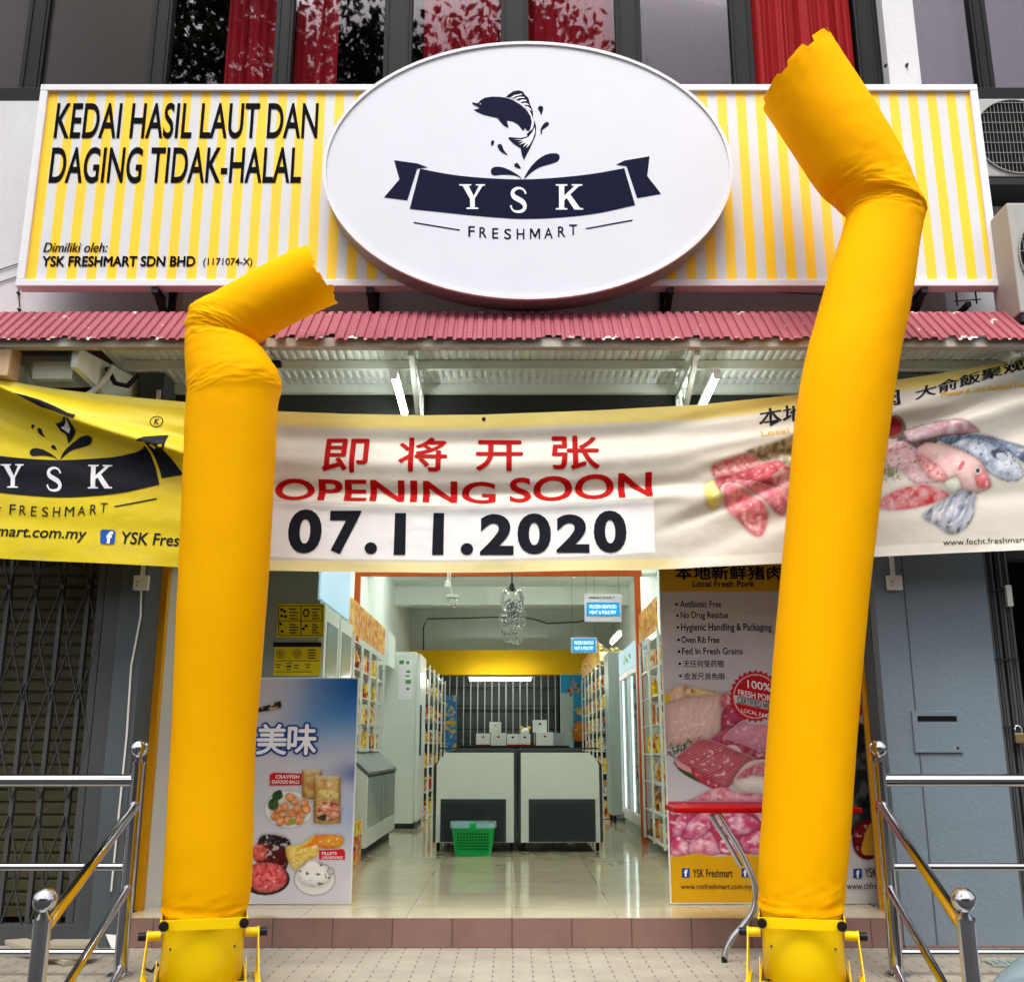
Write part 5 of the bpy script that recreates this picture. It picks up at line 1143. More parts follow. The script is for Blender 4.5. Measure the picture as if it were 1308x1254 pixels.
PROTO = [(n_, s_, pack((m_, s_))) for n_, m_ in PMS for s_ in ('packet', 'tub', 'box')]
NP = [0]
def put(x, y, z, rz, rnd, where, kinds=None, sc=1):
    n_, s_, o = rnd.choice([q for k_ in (kinds or ('yellow', 'red', 'white', 'orange', 'brown')) for q in PROTO if q[0] == k_])
    c = o.copy(); COL.objects.link(c); c.location = (x, y, z); c.rotation_euler = (0, 0, rz + rnd.uniform(-.15, .15)); k = sc*rnd.uniform(.92, 1.08); c.scale = (k, k, k)
    cat = {'packet': 'snack packet', 'tub': 'food tub', 'box': 'carton'}[s_]
    tag(c, '%s %s standing on %s' % (n_, cat, where), cat, '%s %ss on %s' % (n_, cat, where)); NP[0] += 1
def wall_shelf(name, label, side, y0, y1, z0, z1, xb, xf, cols, rows, where, seed, picture=True, step=.135):
    """open shelf unit along a side wall; side +1 right, -1 left; xf is the aisle side"""
    T = thing(name, label, 'shelf', (xf, y0, z0), None); rnd = random.Random(seed); lo, hi = min(xb, xf), max(xb, xf)
    for i in range(cols+1):
        y = y0+(y1-y0)*i/cols; MB().box(xf-.011, xf+.011, y-.011, y+.011, z0, z1).build('upright', 'fridge_white', T)
    MB().box(min(xb, xb-side*.012), max(xb, xb-side*.012), y0, y1, z0, z1).build('back_panel', 'fridge_white', T)
    zs = [z0+.02+(z1-z0-.06)*i/rows for i in range(rows+1)]
    for i, z in enumerate(zs):
        b = MB()
        for c_ in range(cols):
            ya, yb = y0+(y1-y0)*c_/cols, y0+(y1-y0)*(c_+1)/cols; b.box(lo+.013 if side < 0 else lo+.012, hi-.012 if side < 0 else hi-.013, ya+.001, yb-.001, z-.012, z)
        b.build('shelf_board', 'fridge_white', T)
        if i < rows:
            n = int((y1-y0)/step)
            for k in range(n):
                y = y0+.08+(y1-y0-.1)*k/n
                if any(abs(y-(y0+(y1-y0)*q/cols)) < .05 for q in range(cols+1)): continue
                if rnd.random() < .9: put(xf+side*.085, y, z+.001, math.pi/2, rnd, where, ('yellow', 'yellow', 'orange', 'red', 'white', 'brown'), 1.15)
    if picture:
        b = MB(); b.box(xf-.004, xf+.004, y0+.013, y1-.013, z1+.004, z1+.30); b.build('picture_header', pm('header_print_%d' % seed, (238,180,30), (214,70,40), (250,226,150)), T)
    return T
wall_shelf('wall_shelf', 'white wall shelf of snack packets above the low glass case on the left', -1, 8.7, 11.5, 1.06, 2.08, -1.94, -1.42, 5, 4, 'the shelf above the glass case', 11)
# low glass display case
LC = thing('display_case', 'low white display case with a sloping glass lid along the left wall', 'display case', (-1.6, 9.3, STEP))
b = MB().prism([(-1.94, STEP+.09), (-1.27, STEP+.09), (-1.27, .84), (-1.46, 1.0), (-1.94, 1.0)], 9.35, 9.40).prism([(-1.94, STEP+.09), (-1.27, STEP+.09), (-1.27, .84), (-1.46, 1.0), (-1.94, 1.0)], 11.58, 11.63).box(-1.94, -1.27, 9.40, 11.58, STEP+.09, .40)
b.build('case_body', 'fridge_white', LC, bevel=.004)
MB().add([(-1.265, 9.36, .85), (-1.265, 11.62, .85), (-1.465, 11.62, 1.018), (-1.465, 9.36, 1.018), (-1.265, 9.36, .88), (-1.265, 11.62, .88), (-1.465, 11.62, 1.05), (-1.465, 9.36, 1.05)], [(0,1,2,3),(7,6,5,4),(0,4,5,1),(1,5,6,2),(2,6,7,3),(3,7,4,0)]).build('sloping_lid', mat('lid_grey', S(120, 128, 124), .25, var=.25, scale=3), LC)
for ya, yb in ((9.41, 10.46), (10.5, 11.57)): MB().box(-1.28, -1.272, ya, yb, .41, .83).build('glass_front', mat('case_glass_%d' % int(ya*10), S(168, 180, 174), .12, var=.25, scale=2.5), LC)
MB().box(-1.281, -1.262, 10.465, 10.495, .40, .84).build('post', 'fridge_grey', LC); MB().box(-1.90, -1.32, 9.4, 11.58, STEP, STEP+.088).build('plinth', 'charcoal', LC)
rnd = random.Random(5)
for k in range(14): put(-1.40-.12*(k % 2), 9.5+.145*k, .402, math.pi/2, rnd, 'the floor of the glass case')
for k in range(3):
    cz = STEP+.001+.115*k; o = MB().box(-1.47, -1.27, 8.78, 9.10, cz, cz+.113).build('stacked_box', PMS[(3, 1, 0)[k]][1], None, bevel=.004)
    tag(o, ('yellow snack box at the bottom of the stack behind the blue poster', 'red snack box in the middle of the stack behind the blue poster', 'orange snack box on top of the stack behind the blue poster')[2-k] if False else ('orange snack box at the bottom of the stack behind the blue poster', 'red snack box in the middle of the stack behind the blue poster', 'yellow snack box on top of the stack behind the blue poster')[k], 'box', 'snack boxes on the floor')
# tall white freezer on the left
UF = thing('upright_freezer', 'tall white upright freezer with a paper sheet on its side, left of the aisle', 'freezer', (-1.4, 12.8, STEP))
MB().box(-1.70, -1.18, 12.8, 13.7, STEP+.06, 2.24).build('cabinet', 'fridge_white', UF, bevel=.012)
MB().box(-1.178, -1.13, 12.82, 13.68, STEP+.08, 2.22).build('door', 'fridge_white', UF, bevel=.01); MB().box(-1.13, -1.11, 12.86, 12.89, 1.0, 1.6).build('door_handle', 'charcoal', UF)
pa, pb = at(508, 893, 12.79), at(527.5, 842, 12.79); MB().box(pa.x, pb.x, 12.792, 12.799, pa.z, pb.z).build('paper_sheet', 'white_print', UF)
b = MB()
for i, (l_, t_, r_, b_) in enumerate(((510,843,516,848),(519,844,523,848),(519,856,524,859),(518,862,523,864),(518,868,525,873),(519,878,523,881))): poly(b, [(l_,b_),(r_,b_),(r_,t_),(l_,t_)], 12.790)
b.build('paper_marks', mat('green_marks', S(80, 150, 80), .6), UF); MB().box(-1.68, -1.16, 12.84, 13.68, STEP, STEP+.058).build('plinth', 'charcoal', UF)
wb = MB().box(-1.90, -1.44, 12.1, 12.75, 2.02, 2.42).build('white_cabinet', 'fridge_white', None, bevel=.01); tag(wb, 'white wall cabinet mounted high behind the snack shelf on the left', 'cabinet')
wall_shelf('wall_shelf', 'left rear shelf of red and yellow packets beyond the tall white freezer', -1, 14.4, 17.8, STEP, 2.2, -1.9, -1.14, 4, 6, 'the left rear shelf', 21, False, .20)
bd = MB().box(-1.2, -.98, 18.6, 18.64, STEP+.02, 2.0).build('display_stand', pm('blue_stand_print', (40,130,200), (236,180,40), (80,170,220)), None, bevel=.004); tag(bd, 'blue printed display stand at the far left end of the aisle', 'display stand')
# right side
wall_shelf('wall_shelf', 'tall white shelf of yellow packets between the pork poster and the orange frame', 1, 9.25, 10.6, STEP+.08, 2.12, 1.78, 1.31, 2, 7, 'the shelf by the pork poster', 31, True)
tag(MB().box(1.80, 1.94, 8.0, 10.6, 2.50, 3.0).build('blue_wall_board', 'blue_print'), 'blue board high on the right wall above the packet shelf', 'board')
RC = thing('glass_door_chiller', 'tall chiller with lit glass doors and a picture header on the right of the aisle', 'chiller', (1.6, 11.1, STEP))
MB().box(1.36, 1.9, 11.1, 11.16, STEP+.12, 2.22).box(1.36, 1.9, 12.94, 13.0, STEP+.12, 2.22).box(1.84, 1.9, 11.16, 12.94, STEP+.12, 2.22).box(1.36, 1.84, 11.16, 12.94, STEP+.12, .34).box(1.36, 1.84, 11.16, 12.94, 2.16, 2.22).build('cabinet', 'fridge_white', RC, bevel=.004)
MB().box(1.34, 1.42, 11.1, 13.0, 1.97, 2.23).build('header_light', lamp_mat('header_picture', S(186, 220, 228), .4), RC)
e = MB()
for k in range(6): e.ball((1.337, 11.7+.13*k, 2.09+.03*math.sin(k*2)), .055, 8, 5, (.05, 1, .55))
e.build('header_print', mat('header_green', S(110, 170, 60), .5, var=.3), RC)
for ya, yb in ((11.15, 12.04), (12.07, 12.96)):
    d = MB().box(1.335, 1.36, ya, ya+.05, .34, 1.95).box(1.335, 1.36, yb-.05, yb, .34, 1.95).box(1.335, 1.36, ya+.05, yb-.05, .34, .40).box(1.335, 1.36, ya+.05, yb-.05, 1.89, 1.95).build('door_frame', 'alu', RC)
    MB().box(1.344, 1.350, ya+.05, yb-.05, .40, 1.89).build('door_glass', 'shop_glass', d); MB().box(1.362, 1.38, yb-.13, yb-.085, .40, 1.89).build('strip_light', 'led', d)
b = MB()
for z in (.34, .75, 1.1, 1.45, 1.8): b.box(1.42, 1.83, 11.17, 12.93, z, z+.012)
b.build('wire_shelves', 'alu_side', RC); MB().box(1.37, 1.88, 11.12, 12.98, STEP, STEP+.118).build('plinth', 'fridge_grey', RC)
rnd = random.Random(8)
for z in (.353, .763, 1.113, 1.463):
    for k in range(7): put(1.52, 11.28+.24*k, z, math.pi/2, rnd, 'the racks of the glass door chiller', ('white', 'orange', 'brown'))
GU = thing('grey_cabinet', 'narrow grey upright cabinet on castors beyond the lit chiller', 'cabinet', (1.4, 13.6, STEP)); MB().box(1.27, 1.85, 13.7, 14.3, STEP+.10, 2.32).build('cabinet_body', 'fridge_grey', GU, bevel=.01)
for x in (1.32, 1.8):
    for y in (13.76, 14.24): MB().lathe([(.0,-.015),(.045,-.015),(.045,.015),(.0,.015)], (x, y, STEP+.046), 14, 'x').build('castor', 'rubber', GU, smooth=True)
wall_shelf('wall_shelf', 'right rear shelf of yellow packets beyond the grey cabinet', 1, 14.5, 18.3, STEP, 2.25, 1.9, 1.23, 5, 7, 'the right rear shelf', 41, True, .20)
fl = MB(); rr = random.Random(4)
for k in range(46):
    c_ = Vector((1.25+rr.random()*.55, 15.2+rr.random()*4.0, 2.36+rr.random()*.26))
    for j in range(5):
        an = rr.random()*6.28; fl.ball(c_+Vector((.05*math.cos(an), .05*math.sin(an), rr.uniform(-.03, .03))), .035, 6, 4, (1, 1, .5))
o = fl.build('paper_flowers', mat('flower_yellow', S(236, 222, 160), .7, var=.25, scale=2), None); tag(o, 'garland of yellow and white paper flowers high over the right rear shelf', 'garland')
# rear wall: grille, poster, light
rg = thing('rear_grille', 'grey barred grille closing the dark opening under the yellow beam', 'grille', (-.2, 20.0, STEP))
b = MB()
for i in range(19): x = -1.6+.135*i; b.box(x-.008, x+.008, 20.0, 20.02, STEP, 2.44)
b.build('bars', mat('grille_bar', S(176, 182, 178), .5), rg)
b = MB()
for z in (1.15, 1.42, 1.85, 2.2): b.box(-1.65, .90, 20.025, 20.045, z, z+.03)
b.build('cross_rails', mat('grille_rail', S(40, 44, 44), .5), rg)
MB().box(-1.65, .90, 20.20, 20.22, STEP, 2.44).build('shutter_behind', mat('rear_shutter', S(66, 72, 72), .6, var=.25, scale=1.5), rg)
ra, rb_ = at(717, 960, 19.66), at(750, 863, 19.66)
def paint_rear(pic, X, Z):
    x, y = pic.x, pic.y; pic.put(np.ones(len(x)), S(40, 150, 196)); pic.put(sm((y-905)/30)*.7, S(24, 90, 160)); pic.put(sm((733-x)/1.5)*sm((y-884)/2), S(170, 190, 186))
    for k in range(16): rr_ = random.Random(k); pic.ell(724+24*rr_.random(), 866+22*rr_.random(), 1.5+2*rr_.random(), 1+rr_.random(), (210,140,70) if k % 2 else (110,80,60), rr_.random()*3)
    pic.ell(741, 908, 7, 6, (200,180,120), col2=(120,120,90), ns=3); pic.shape([(733,925),(748,922),(750,946),(733,945)], (206,130,40), (160,90,30), 3, 2); pic.put(sm((y-945)/2)*sm((x-733)/1), S(40, 30, 28))
board('poster_board', 'blue sea life poster board at the back of the shop beside the barred grille', 'poster board', ra.x, rb_.x, STEP+.01, 2.43, 19.66, paint_rear, 'printed boards at the entrance', .012, 'fridge_white')
def fluoro(x, y, z, lab, grp, along='x'):
    T = thing('ceiling_light', lab, 'ceiling light', (x, y, z), grp); L_ = .56
    if along == 'x': MB().box(x-L_-.04, x+L_+.04, y-.03, y+.03, z+.028, z+.06).build('fitting', 'white_plastic', T, bevel=.004); MB().tube([(x-L_, y, z), (x+L_, y, z)], .026, 12).build('tube', 'fluoro_in', T, smooth=True)
    else: MB().box(x-.03, x+.03, y-L_-.04, y+L_+.04, z+.028, z+.06).build('fitting', 'white_plastic', T, bevel=.004); MB().tube([(x, y-L_, z), (x, y+L_, z)], .026, 12).build('tube', 'fluoro_in', T, smooth=True)
fx_, fz_ = at(639, 867.5, 19.2).x, at(639, 867.5, 19.2).z
fluoro(fx_, 19.2, fz_, 'lit fluorescent tube under the yellow beam at the back of the shop', 'lit ceiling tubes in the shop')
for i, y in enumerate((7.6, 9.0, 11.2, 12.9)):
    for x in (-.95, .95): fluoro(x, y, 3.62, 'added fluorescent tube lighting the shop, unseen on the ceiling above the banner', 'lit ceiling tubes in the shop', 'y')  # unseen tubes added to light the room from its ceiling
for x in (-.95, .95): fluoro(x, 15.0, 3.655, 'added fluorescent tube lighting the shop, unseen on the ceiling above the banner', 'lit ceiling tubes in the shop', 'y')  # further unseen pair, added to brighten the rear wall
fluoro(1.50, 14.9, 2.62, 'lit fluorescent tube on the right wall above the lit chiller', 'lit ceiling tubes in the shop', 'y')
# twin chest freezers
def chest(x0, x1, label, out):
    T = thing('chest_freezer', label, 'chest freezer', ((x0+x1)/2, 9.98, STEP), 'chest freezers in the aisle'); y0, y1 = 9.98, 11.75; zb_, zt_ = STEP+.085, 1.075
    if out < 0: o_ = [(x0, zb_), (x1, zb_), (x1, zt_), (x0+.20, zt_), (x0+.12, zt_-.03), (x0+.055, zt_-.09), (x0, zt_-.14)]
    else: o_ = [(x0, zb_), (x1, zb_), (x1, zt_-.14), (x1-.055, zt_-.09), (x1-.12, zt_-.03), (x1-.20, zt_), (x0, zt_)]
    c_ = Vector(((x0+x1)/2, 0)); sh_ = lambda d: [(min(max(x, x0+d), x1-d), min(max(z, zb_), zt_-d*1.1) if z > zb_+.1 else z+.0) for x, z in o_]
    MB().prism(o_, y0, y1).build('freezer_body', 'charcoal', T, bevel=.006)
    MB().prism(sh_(.028), y0-.012, y0+.002).build('front_panel', 'fridge_white', T, bevel=.004)
    gx0, gx1 = (x0+.07, x1-.10) if out < 0 else (x0+.10, x1-.07)
    g = MB().box(gx0, gx1, y0-.022, y0-.011, zb_+.005, zb_+.385).build('vent_grille', 'charcoal', T, bevel=.003)
    b = MB()
    for k in range(15): b.box(gx0+.02, gx1-.02, y0-.026, y0-.0215, zb_+.03+.022*k, zb_+.039+.022*k)
    b.build('vent_slats', mat('vent_slat', S(44, 50, 56), .5), g)
    MB().box(x0+.03, x1-.03, y0+.05, y1-.05, zt_+.002, zt_+.016).build('lid', 'charcoal', T)
    for x in (x0+.05, x1-.05):
        for y in (y0+.06, y1-.06): MB().lathe([(.0,-.014),(.04,-.014),(.04,.014),(.0,.014)], (x, y, STEP+.042), 14, 'x').build('castor', 'rubber', T, smooth=True)
chest(-.735, .045, 'white fronted chest freezer with the green basket before its grille', -1); chest(.055, .845, 'white fronted chest freezer with a bare grille, right of the basket one', 1)
# shopping basket
BK = thing('basket', 'green plastic shopping basket with a pale blue rim on the floor before the freezers', 'basket', (-.325, 9.7, STEP))
bx, by = -.348, 9.72
def rr_ring(hx, hy, z, n=28): return [(bx+hx*math.copysign(abs(math.cos(a_))**.35, math.cos(a_)), by+hy*math.copysign(abs(math.sin(a_))**.35, math.sin(a_)), z) for a_ in np.linspace(0, 2*math.pi, n, endpoint=False)]
MB().loft([rr_ring(.160, .10, STEP+.002), rr_ring(.195, .13, STEP+.235), rr_ring(.190, .125, STEP+.235), rr_ring(.155, .095, STEP+.01)], True, True).build('basket_body', 'green_plastic', BK, smooth=True)
MB().loft([rr_ring(.200, .135, STEP+.236), rr_ring(.208, .142, STEP+.245), rr_ring(.206, .140, STEP+.285), rr_ring(.190, .125, STEP+.285), rr_ring(.188, .123, STEP+.237)], False, False).build('basket_rim', 'teal_plastic', BK, smooth=True)
MB().box(bx-.03, bx+.03, by-.15, by-.139, STEP+.225, STEP+.283).build('rim_clip', 'green_plastic', BK, bevel=.003)
b = MB()
for r_ in range(6):
    for k in range(11): x = bx-.13+.026*k; z = STEP+.055+.026*r_; y = by-.100-.030*(z-STEP)/.235-.0045; b.box(x-.008, x+.008, y-.0012, y+.004, z, z+.011)
b.build('basket_slots', mat('basket_slot', S(8, 60, 30), .6), BK)
# counter with white cartons behind the freezers
CT_ = thing('counter_table', 'black topped counter behind the chest freezers carrying white cartons', 'counter', (0, 12.3, STEP))
MB().box(-.60, .66, 12.1, 12.75, 1.075, 1.115).build('counter_top', 'black_plastic', CT_, bevel=.004)
for x in (-.55, .60):
    for y in (12.15, 12.7): MB().box(x-.02, x+.02, y-.02, y+.02, STEP, 1.074).build('leg', 'black_plastic', CT_)
zt_ = 1.116
def carton(l, t_, r_, b_, Y, lab, m='fridge_white', mark=None, D=.16, z=None):
    A, C = at(l, b_, Y), at(r_, t_, Y); z0_ = A.z if z is None else z
    T = thing('white_carton', lab, 'carton', (A.x, Y, z0_), 'white cartons on the counter'); MB().box(A.x, C.x, Y, Y+D, z0_, z0_+(C.z-A.z)).build('carton_box', m, T, bevel=.003)
    if mark: MB().ball(((A.x+C.x)/2+.0, Y-.001, z0_+(C.z-A.z)*.68), .016, 8, 5, (1, .1, .8)).build('printed_mark', mark, T)
    return z0_+(C.z-A.z)
Yc = 12.25; mr_ = 'red_print'
h1 = carton(608, 936, 626, 950, Yc, 'white carton with an orange print at the left end of the counter', mark='orange_frame', z=zt_+.012)
h2 = carton(626.8, 935.5, 646.5, 951.5, Yc-.05, 'white carton in front of the counter edge with a small red mark', mark=mr_, z=zt_)
carton(625, 921.5, 640, 935.5, Yc-.03, 'white carton stacked on top of the one with the small red mark', mark='gold_print', z=h2+.001)
carton(647.5, 936.5, 662.5, 950, Yc+.02, 'white carton with a dark round mark near the counter centre', mark='black_print', z=zt_+.012)
carton(663, 936.5, 677.5, 950, Yc+.02, 'white carton beside the dark marked one, right of the counter centre', mark='black_print', z=zt_+.012)
h3 = carton(685, 937, 707, 954, Yc-.06, 'widest white carton at the counter front with a pale red mark', mark=mr_, z=zt_)
carton(680.8, 921, 698.5, 936.5, Yc+.0, 'white carton stacked at the back over the widest carton', mark='black_print', z=h3+.001)
carton(708, 936, 720, 952, Yc+.05, 'pale grey carton at the right end of the counter', m='fridge_grey', z=zt_)
for l_, r_, lab in ((607, 627, 'flat red tray under the leftmost carton on the counter'), (647, 684, 'flat red tray under the middle cartons on the counter')):
    A, C = at(l_, 952, Yc), at(r_, 950, Yc); tag(MB().box(A.x, C.x, Yc+.005, Yc+.22, zt_, zt_+.0115).build('red_tray', 'red_print'), lab, 'tray')
fg = thing('figurine', 'small white figurine with two gold ears between the cartons on the counter', 'figurine', (at(671, 936, Yc).x, Yc+.06, zt_+.16)); p_ = at(671, 936, Yc)
MB().lathe([(.0,0),(.045,0),(.05,.03),(.03,.06),(.0,.07)], (p_.x, Yc+.09, h1+.0), 14).build('figure_body', 'fridge_white', fg, smooth=True)
for s_ in (-1, 1): MB().ball((p_.x+s_*.045, Yc+.09, h1+.065), .022, 10, 6).build('ear', 'gold_print', fg, smooth=True)
# hanging things
hg = thing('glass_bubble_lamp', 'hanging cluster of clear blown glass bubbles on a black cord over the aisle', 'lamp', (at(654, 740, 8.6).x, 8.6, 2.6)); Yh = 8.6
c_ = at(654, 752, Yh); MB().tube([(c_.x, Yh, c_.z), (c_.x, Yh, 3.69)], .006, 8).build('cord', 'black_plastic', hg); MB().lathe([(.0,-.02),(.02,-.018),(.024,.02),(.012,.05),(.0,.05)], (c_.x, Yh, c_.z), 14).build('socket', 'black_plastic', hg, smooth=True)
rr = random.Random(12); b = MB(); b.ball(at(654, 766, Yh), .105, 20, 12, (1, 1, 1.1)); 
for k in range(34):
    t_ = rr.random(); wid = 18-8*t_; q_ = at(655+rr.uniform(-wid, wid)*.8, 770+50*t_, Yh+rr.uniform(-.08, .08)); b.ball(q_, rr.uniform(.018, .045), 12, 8)
b.build('glass_bubbles', 'blown_glass', hg, smooth=True)
def hang_sign(l, t_, r_, b_, Y, lab, fr_):
    A, C = at(l, b_, Y), at(r_, t_, Y); T = thing('hanging_sign', lab, 'hanging sign', (A.x, Y, A.z), 'lit cyan hanging signs'); h = C.z-A.z; w_ = C.x-A.x
    MB().box(A.x, C.x, Y, Y+.03, A.z, C.z).build('sign_case', 'alu', T, bevel=.003); k0, k1 = (.20, .70) if fr_ else (.05, .93)
    MB().box(A.x+w_*.05, C.x-w_*.05, Y-.004, Y-.0005, A.z+h*k0, A.z+h*k1).build('lit_panel', 'sign_cyan', T)
    b = MB(); px0, px1 = l+(r_-l)*.13, l+(r_-l)*.87; v0 = b_-(b_-t_)*k1; vv2 = (b_-t_)*(k1-k0)
    text(b, 'FROZEN SEAFOOD', px0, v0+vv2*.18, px1, v0+vv2*.44, Y-.006, bold=.02); text(b, 'MEAT & POULTRY', px0, v0+vv2*.58, px1, v0+vv2*.84, Y-.006, bold=.02); b.build('lettering', lamp_mat('lit_letters_%d' % l, (.8, 1, 1), .7), T)
    if fr_: b = MB(); text(b, 'FRESH DAILY', l+6, t_+3.5, r_-8, t_+6, Y-.002, bold=.02); b.build('top_lettering', 'black_print', T)
    MB().tube([(A.x+.02, Y+.015, C.z), (A.x+.02, Y+.015, 3.69)], .002, 5).tube([(C.x-.02, Y+.015, C.z), (C.x-.02, Y+.015, 3.69)], .002, 5).build('hanger', 'charcoal', T)
hang_sign(747, 758.5, 793.5, 794, 9.8, 'lit cyan hanging sign in a pale case, larger and nearer of two', True); hang_sign(729.5, 814, 762.5, 833.5, 13.0, 'lit cyan hanging sign, smaller and farther back of two', False)
q_ = at(578, 769, 10.2); mz = thing('dome_camera', 'pale dome camera hanging from the shop ceiling left of the bubble lamp', 'camera', (q_.x, 10.2, q_.z))
MB().ball(q_, .055, 16, 10).build('dome', 'blown_glass', mz, smooth=True); MB().lathe([(.0,0),(.06,0),(.06,.03),(.0,.03)], (q_.x, 10.2, q_.z+.045), 18).tube([(q_.x, 10.2, q_.z+.07), (q_.x-.03, 10.2, q_.z+.18), (q_.x, 10.2, 3.69)], .007, 6).build('mount', 'white_plastic', mz, smooth=True)
sp = at(572, 746, 9.95); ss = thing('spot_lamp', 'small white spot lamp on the ceiling beam left of the bubble lamp', 'lamp', tuple(sp)); MB().lathe([(.0,-.03),(.035,-.03),(.03,.02),(.012,.035),(.0,.035)], sp, 14).tube([(sp.x, sp.y, sp.z+.03), (sp.x, sp.y, 3.4)], .008, 6).build('lamp_head', 'white_plastic', ss, smooth=True)
wr = MB(); pts = [at(x, y, 19.85) for x, y in ((541,880),(541,800),(546,790),(600,789),(660,787),(680,790),(700,796),(740,794),(790,780))]; wr.tube([(p_.x, 19.86, p_.z) for p_ in pts], .012, 6)
tag(wr.build('wall_cable', 'charcoal'), 'dark cable sagging along the rear wall above the yellow beam', 'cable')

# ------------------------------------------------------------------ odds and ends outside
a_ = at(100, 1230, 6.0); sh2 = thing('floor_pad', 'dirty beige padded plank lying on the tiles behind the left railing', 'plank', (-2.45, 5.9, 0))
MB().add([(-2.75,5.98,.055),(-2.30,5.70,.0),(-2.22,5.76,.0),(-2.66,6.04,.055),(-2.75,5.98,.08),(-2.30,5.70,.025),(-2.22,5.76,.025),(-2.66,6.04,.08)], [(0,3,2,1),(4,5,6,7),(0,1,5,4),(1,2,6,5),(2,3,7,6),(3,0,4,7)]).build('plank', 'beige_plastic', sh2, bevel=.004)
MB().box(-2.44, -2.20, 5.72, 5.86, .026, .105).build('pad_block', 'beige_plastic', sh2, bevel=.01); MB().box(-2.2, -2.195, 5.73, 5.85, .03, .1).build('pale_label', 'white_plastic', sh2)
pc = at(140, 1200, 6.12); o = MB().add([(pc.x-.0, 6.16, .005), (pc.x+.05, 6.14, .005), (pc.x+.05, 6.17, .07), (pc.x-.05, 6.185, .075)], [(0,1,2,3)]).build('paper_card', 'white_plastic'); tag(o, 'crumpled white card propped at the foot of the left pillar', 'card')
SK = thing('scooter', 'grey green motor scooter with a white scribbled flash parked at the right corner', 'scooter', (2.6, 4.45, ROAD))
rings = []
for t_ in np.linspace(0, 1, 16):
    x = 1.87 + 1.4*t_; zc = ROAD + .735 + .06*t_; e_ = min(1, (t_/.16))**.6; hw = .004+e_*(.03 + .11*math.sin(math.pi*min(1, .15+t_*.8))); hh = .004+e_*(.04+.16*math.sin(math.pi*min(.98, .12+t_*.8)))
    rings.append([(x, 4.45+hw*math.cos(a_), zc+hh*math.sin(a_)*(1 if math.sin(a_) > 0 else .8)) for a_ in np.linspace(0, 2*math.pi, 20, endpoint=False)])
MB().loft(rings).build('tail_fairing', 'scooter', SK, smooth=True)
fp = smooth_pts([(1.98,4.335,ROAD+.76),(2.05,4.315,ROAD+.80),(2.13,4.30,ROAD+.845),(2.17,4.295,ROAD+.855),(2.12,4.297,ROAD+.83),(2.08,4.305,ROAD+.80)], 3, False)
MB().tube([tuple(p_) for p_ in fp], .006, 6).build('white_flash', 'white_plastic', SK)
for x, nm in ((2.35, 'rear'), (3.5, 'front')):
    w_ = MB().lathe([(.15,-.05),(.24,-.045),(.255,0),(.24,.045),(.15,.05),(.15,-.05)], (x, 4.45, ROAD+.256), 28, 'y').build('wheel', 'rubber', SK, smooth=True); MB().lathe([(.0,-.03),(.15,-.03),(.15,.03),(.0,.03)], (x, 4.45, ROAD+.256), 24, 'y').build('rim', 'alu_side', w_, smooth=True)
MB().box(2.5, 3.2, 4.33, 4.57, ROAD+.22, ROAD+.30).build('footboard', 'black_plastic', SK, bevel=.02); MB().box(2.45, 3.1, 4.34, 4.56, ROAD+.86, ROAD+.96).build('seat', 'rubber', SK, bevel=.04)
MB().bar((3.5, 4.45, ROAD+.25), (3.28, 4.45, ROAD+1.0), .05, .05).bar((3.28, 4.2, ROAD+1.02), (3.28, 4.7, ROAD+1.02), .03, .03).build('fork', 'steel_black', SK)
MB().box(2.2, 2.5, 4.40, 4.50, ROAD+.25, ROAD+.66).box(3.15, 3.25, 4.3, 4.6, ROAD+.3, ROAD+.95).build('frame_panel', 'black_plastic', SK, bevel=.02); MB().box(1.90, 1.96, 4.41, 4.49, ROAD+.70, ROAD+.75).build('tail_light', 'orange_frame', SK, bevel=.008)

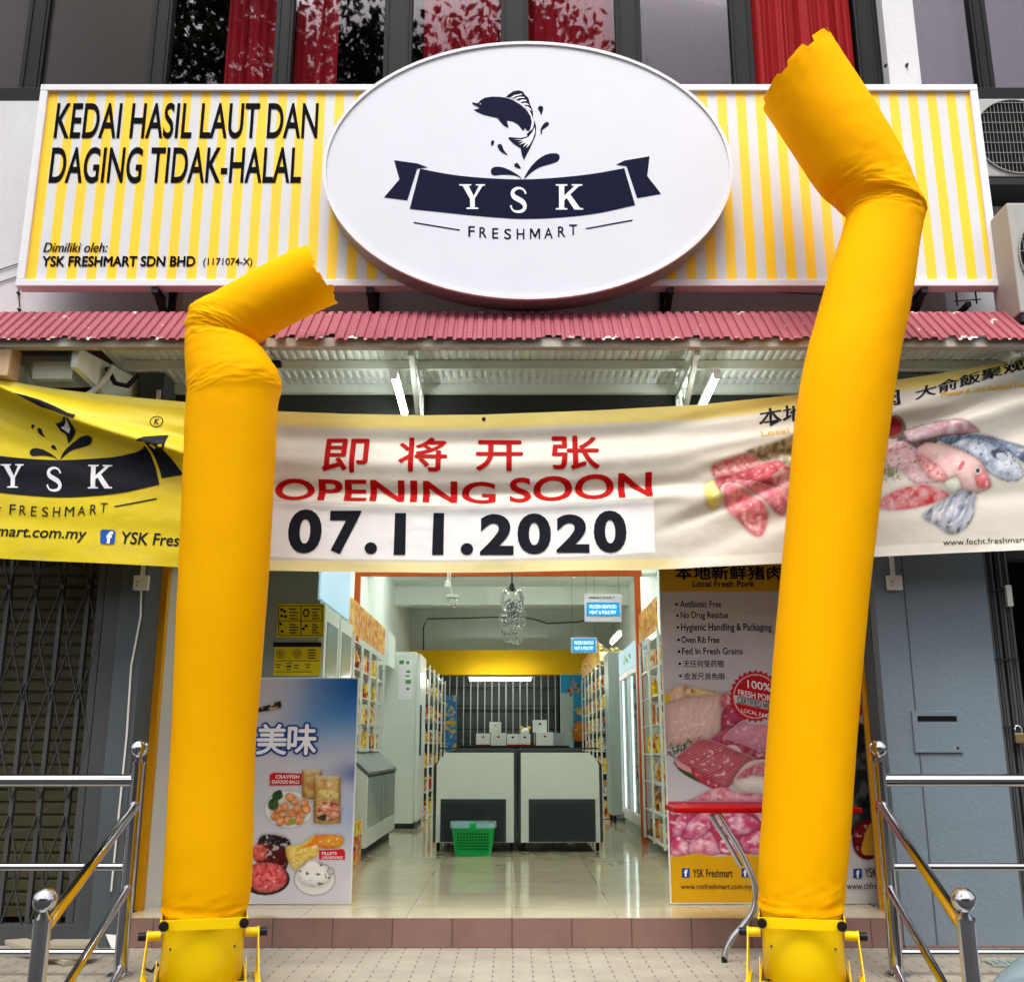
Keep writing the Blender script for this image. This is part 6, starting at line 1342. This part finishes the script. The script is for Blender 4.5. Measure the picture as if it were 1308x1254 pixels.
# ------------------------------------------------------------------ the street tree that the upper windows mirror
def tree(x, y, h, rad, seed, label, nl):
    T = thing('street_tree', label, 'tree', (x, y, ROAD), 'street trees across the road'); rr = random.Random(seed); b = MB(); tips = []
    b.tube([(x, y, ROAD), (x+.1, y, h*.25), (x-.1, y+.1, h*.5), (x, y, h*.72)], [.34, .26, .2, .1], 10)
    for k in range(22):
        z = h*(.33+.4*rr.random()); an = rr.random()*6.28; l_ = rad*(.5+.5*rr.random()); d = Vector((math.cos(an), math.sin(an), .35+.5*rr.random()))
        p0 = Vector((x, y, z)); p1 = p0+d*l_*.5+Vector((0,0,.2)); p2 = p0+d*l_; b.tube([p0, p1, p2], [.09, .05, .02], 6); tips += [p1, p2]
        for j in range(3): q_ = p1+(p2-p1)*rr.random(); e_ = q_+Vector((rr.gauss(0,.9), rr.gauss(0,.9), rr.gauss(.2,.6))); b.tube([q_, e_], [.025, .008], 5); tips.append(e_)
    b.build('trunk', 'bark', T)
    rs = np.random.RandomState(seed); tp = np.array([tuple(t_) for t_ in tips]); cl = tp[rs.randint(0, len(tp), nl)]+rs.normal(0, .55, (nl, 3)); n = nl
    a1 = rs.normal(0, 1, (n, 3)); a1 /= np.linalg.norm(a1, axis=1)[:, None]; a2 = np.cross(a1, rs.normal(0, 1, (n, 3))); a2 /= np.linalg.norm(a2, axis=1)[:, None]; s_ = rs.uniform(.07, .15, (n, 1))
    vs = np.stack([cl-a1*s_, cl+a2*s_*.5, cl+a1*s_, cl-a2*s_*.5], 1).reshape(-1, 3)
    me = bpy.data.meshes.new('crown'); me.from_pydata(vs.tolist(), [], np.arange(n*4).reshape(-1, 4).tolist()); me.materials.append(M['leaf']); link('crown', me, T)
tree(-4.3, -5.2, 21.5, 5.6, 3, 'leafy street tree across the road mirrored in the left upper windows', 21000)
tree(2.2, -10.5, 20.0, 4.0, 8, 'smaller leafy street tree mirrored in the middle upper windows', 6000)
OB = thing('added_shophouse_row', 'unseen cream two storey shophouse row across the road, added for the steel rails to mirror', 'building', (0, -15, ROAD))  # unseen row added to enrich steel reflections and cut low frontal light
MB().box(-16, 16, -20, -15, ROAD+3.2, 6.8).box(-16, 16, -20, -16.6, ROAD, ROAD+3.2).build('wall', mat('opposite_wall', S(186, 178, 164), .8, var=.08, grime=.3), OB)
MB().box(-16.4, 16.4, -20.2, -14.4, 6.8, 7.0).build('roof', mat('opposite_roof', S(120, 66, 54), .8, var=.15), OB)
for i in range(6):
    x = -13.5+5.4*i; MB().box(x-.25, x+.25, -15.5, -14.99, ROAD, ROAD+3.2).build('pillar', 'white_wall', OB); MB().box(x+.5, x+4.6, -16.61, -16.55, ROAD, ROAD+2.8).build('shutter', 'gate_grey', OB); MB().box(x+.8, x+4.4, -15.02, -14.98, 3.9, 5.7).build('window', 'dark_frame', OB)
print('goods', NP[0])
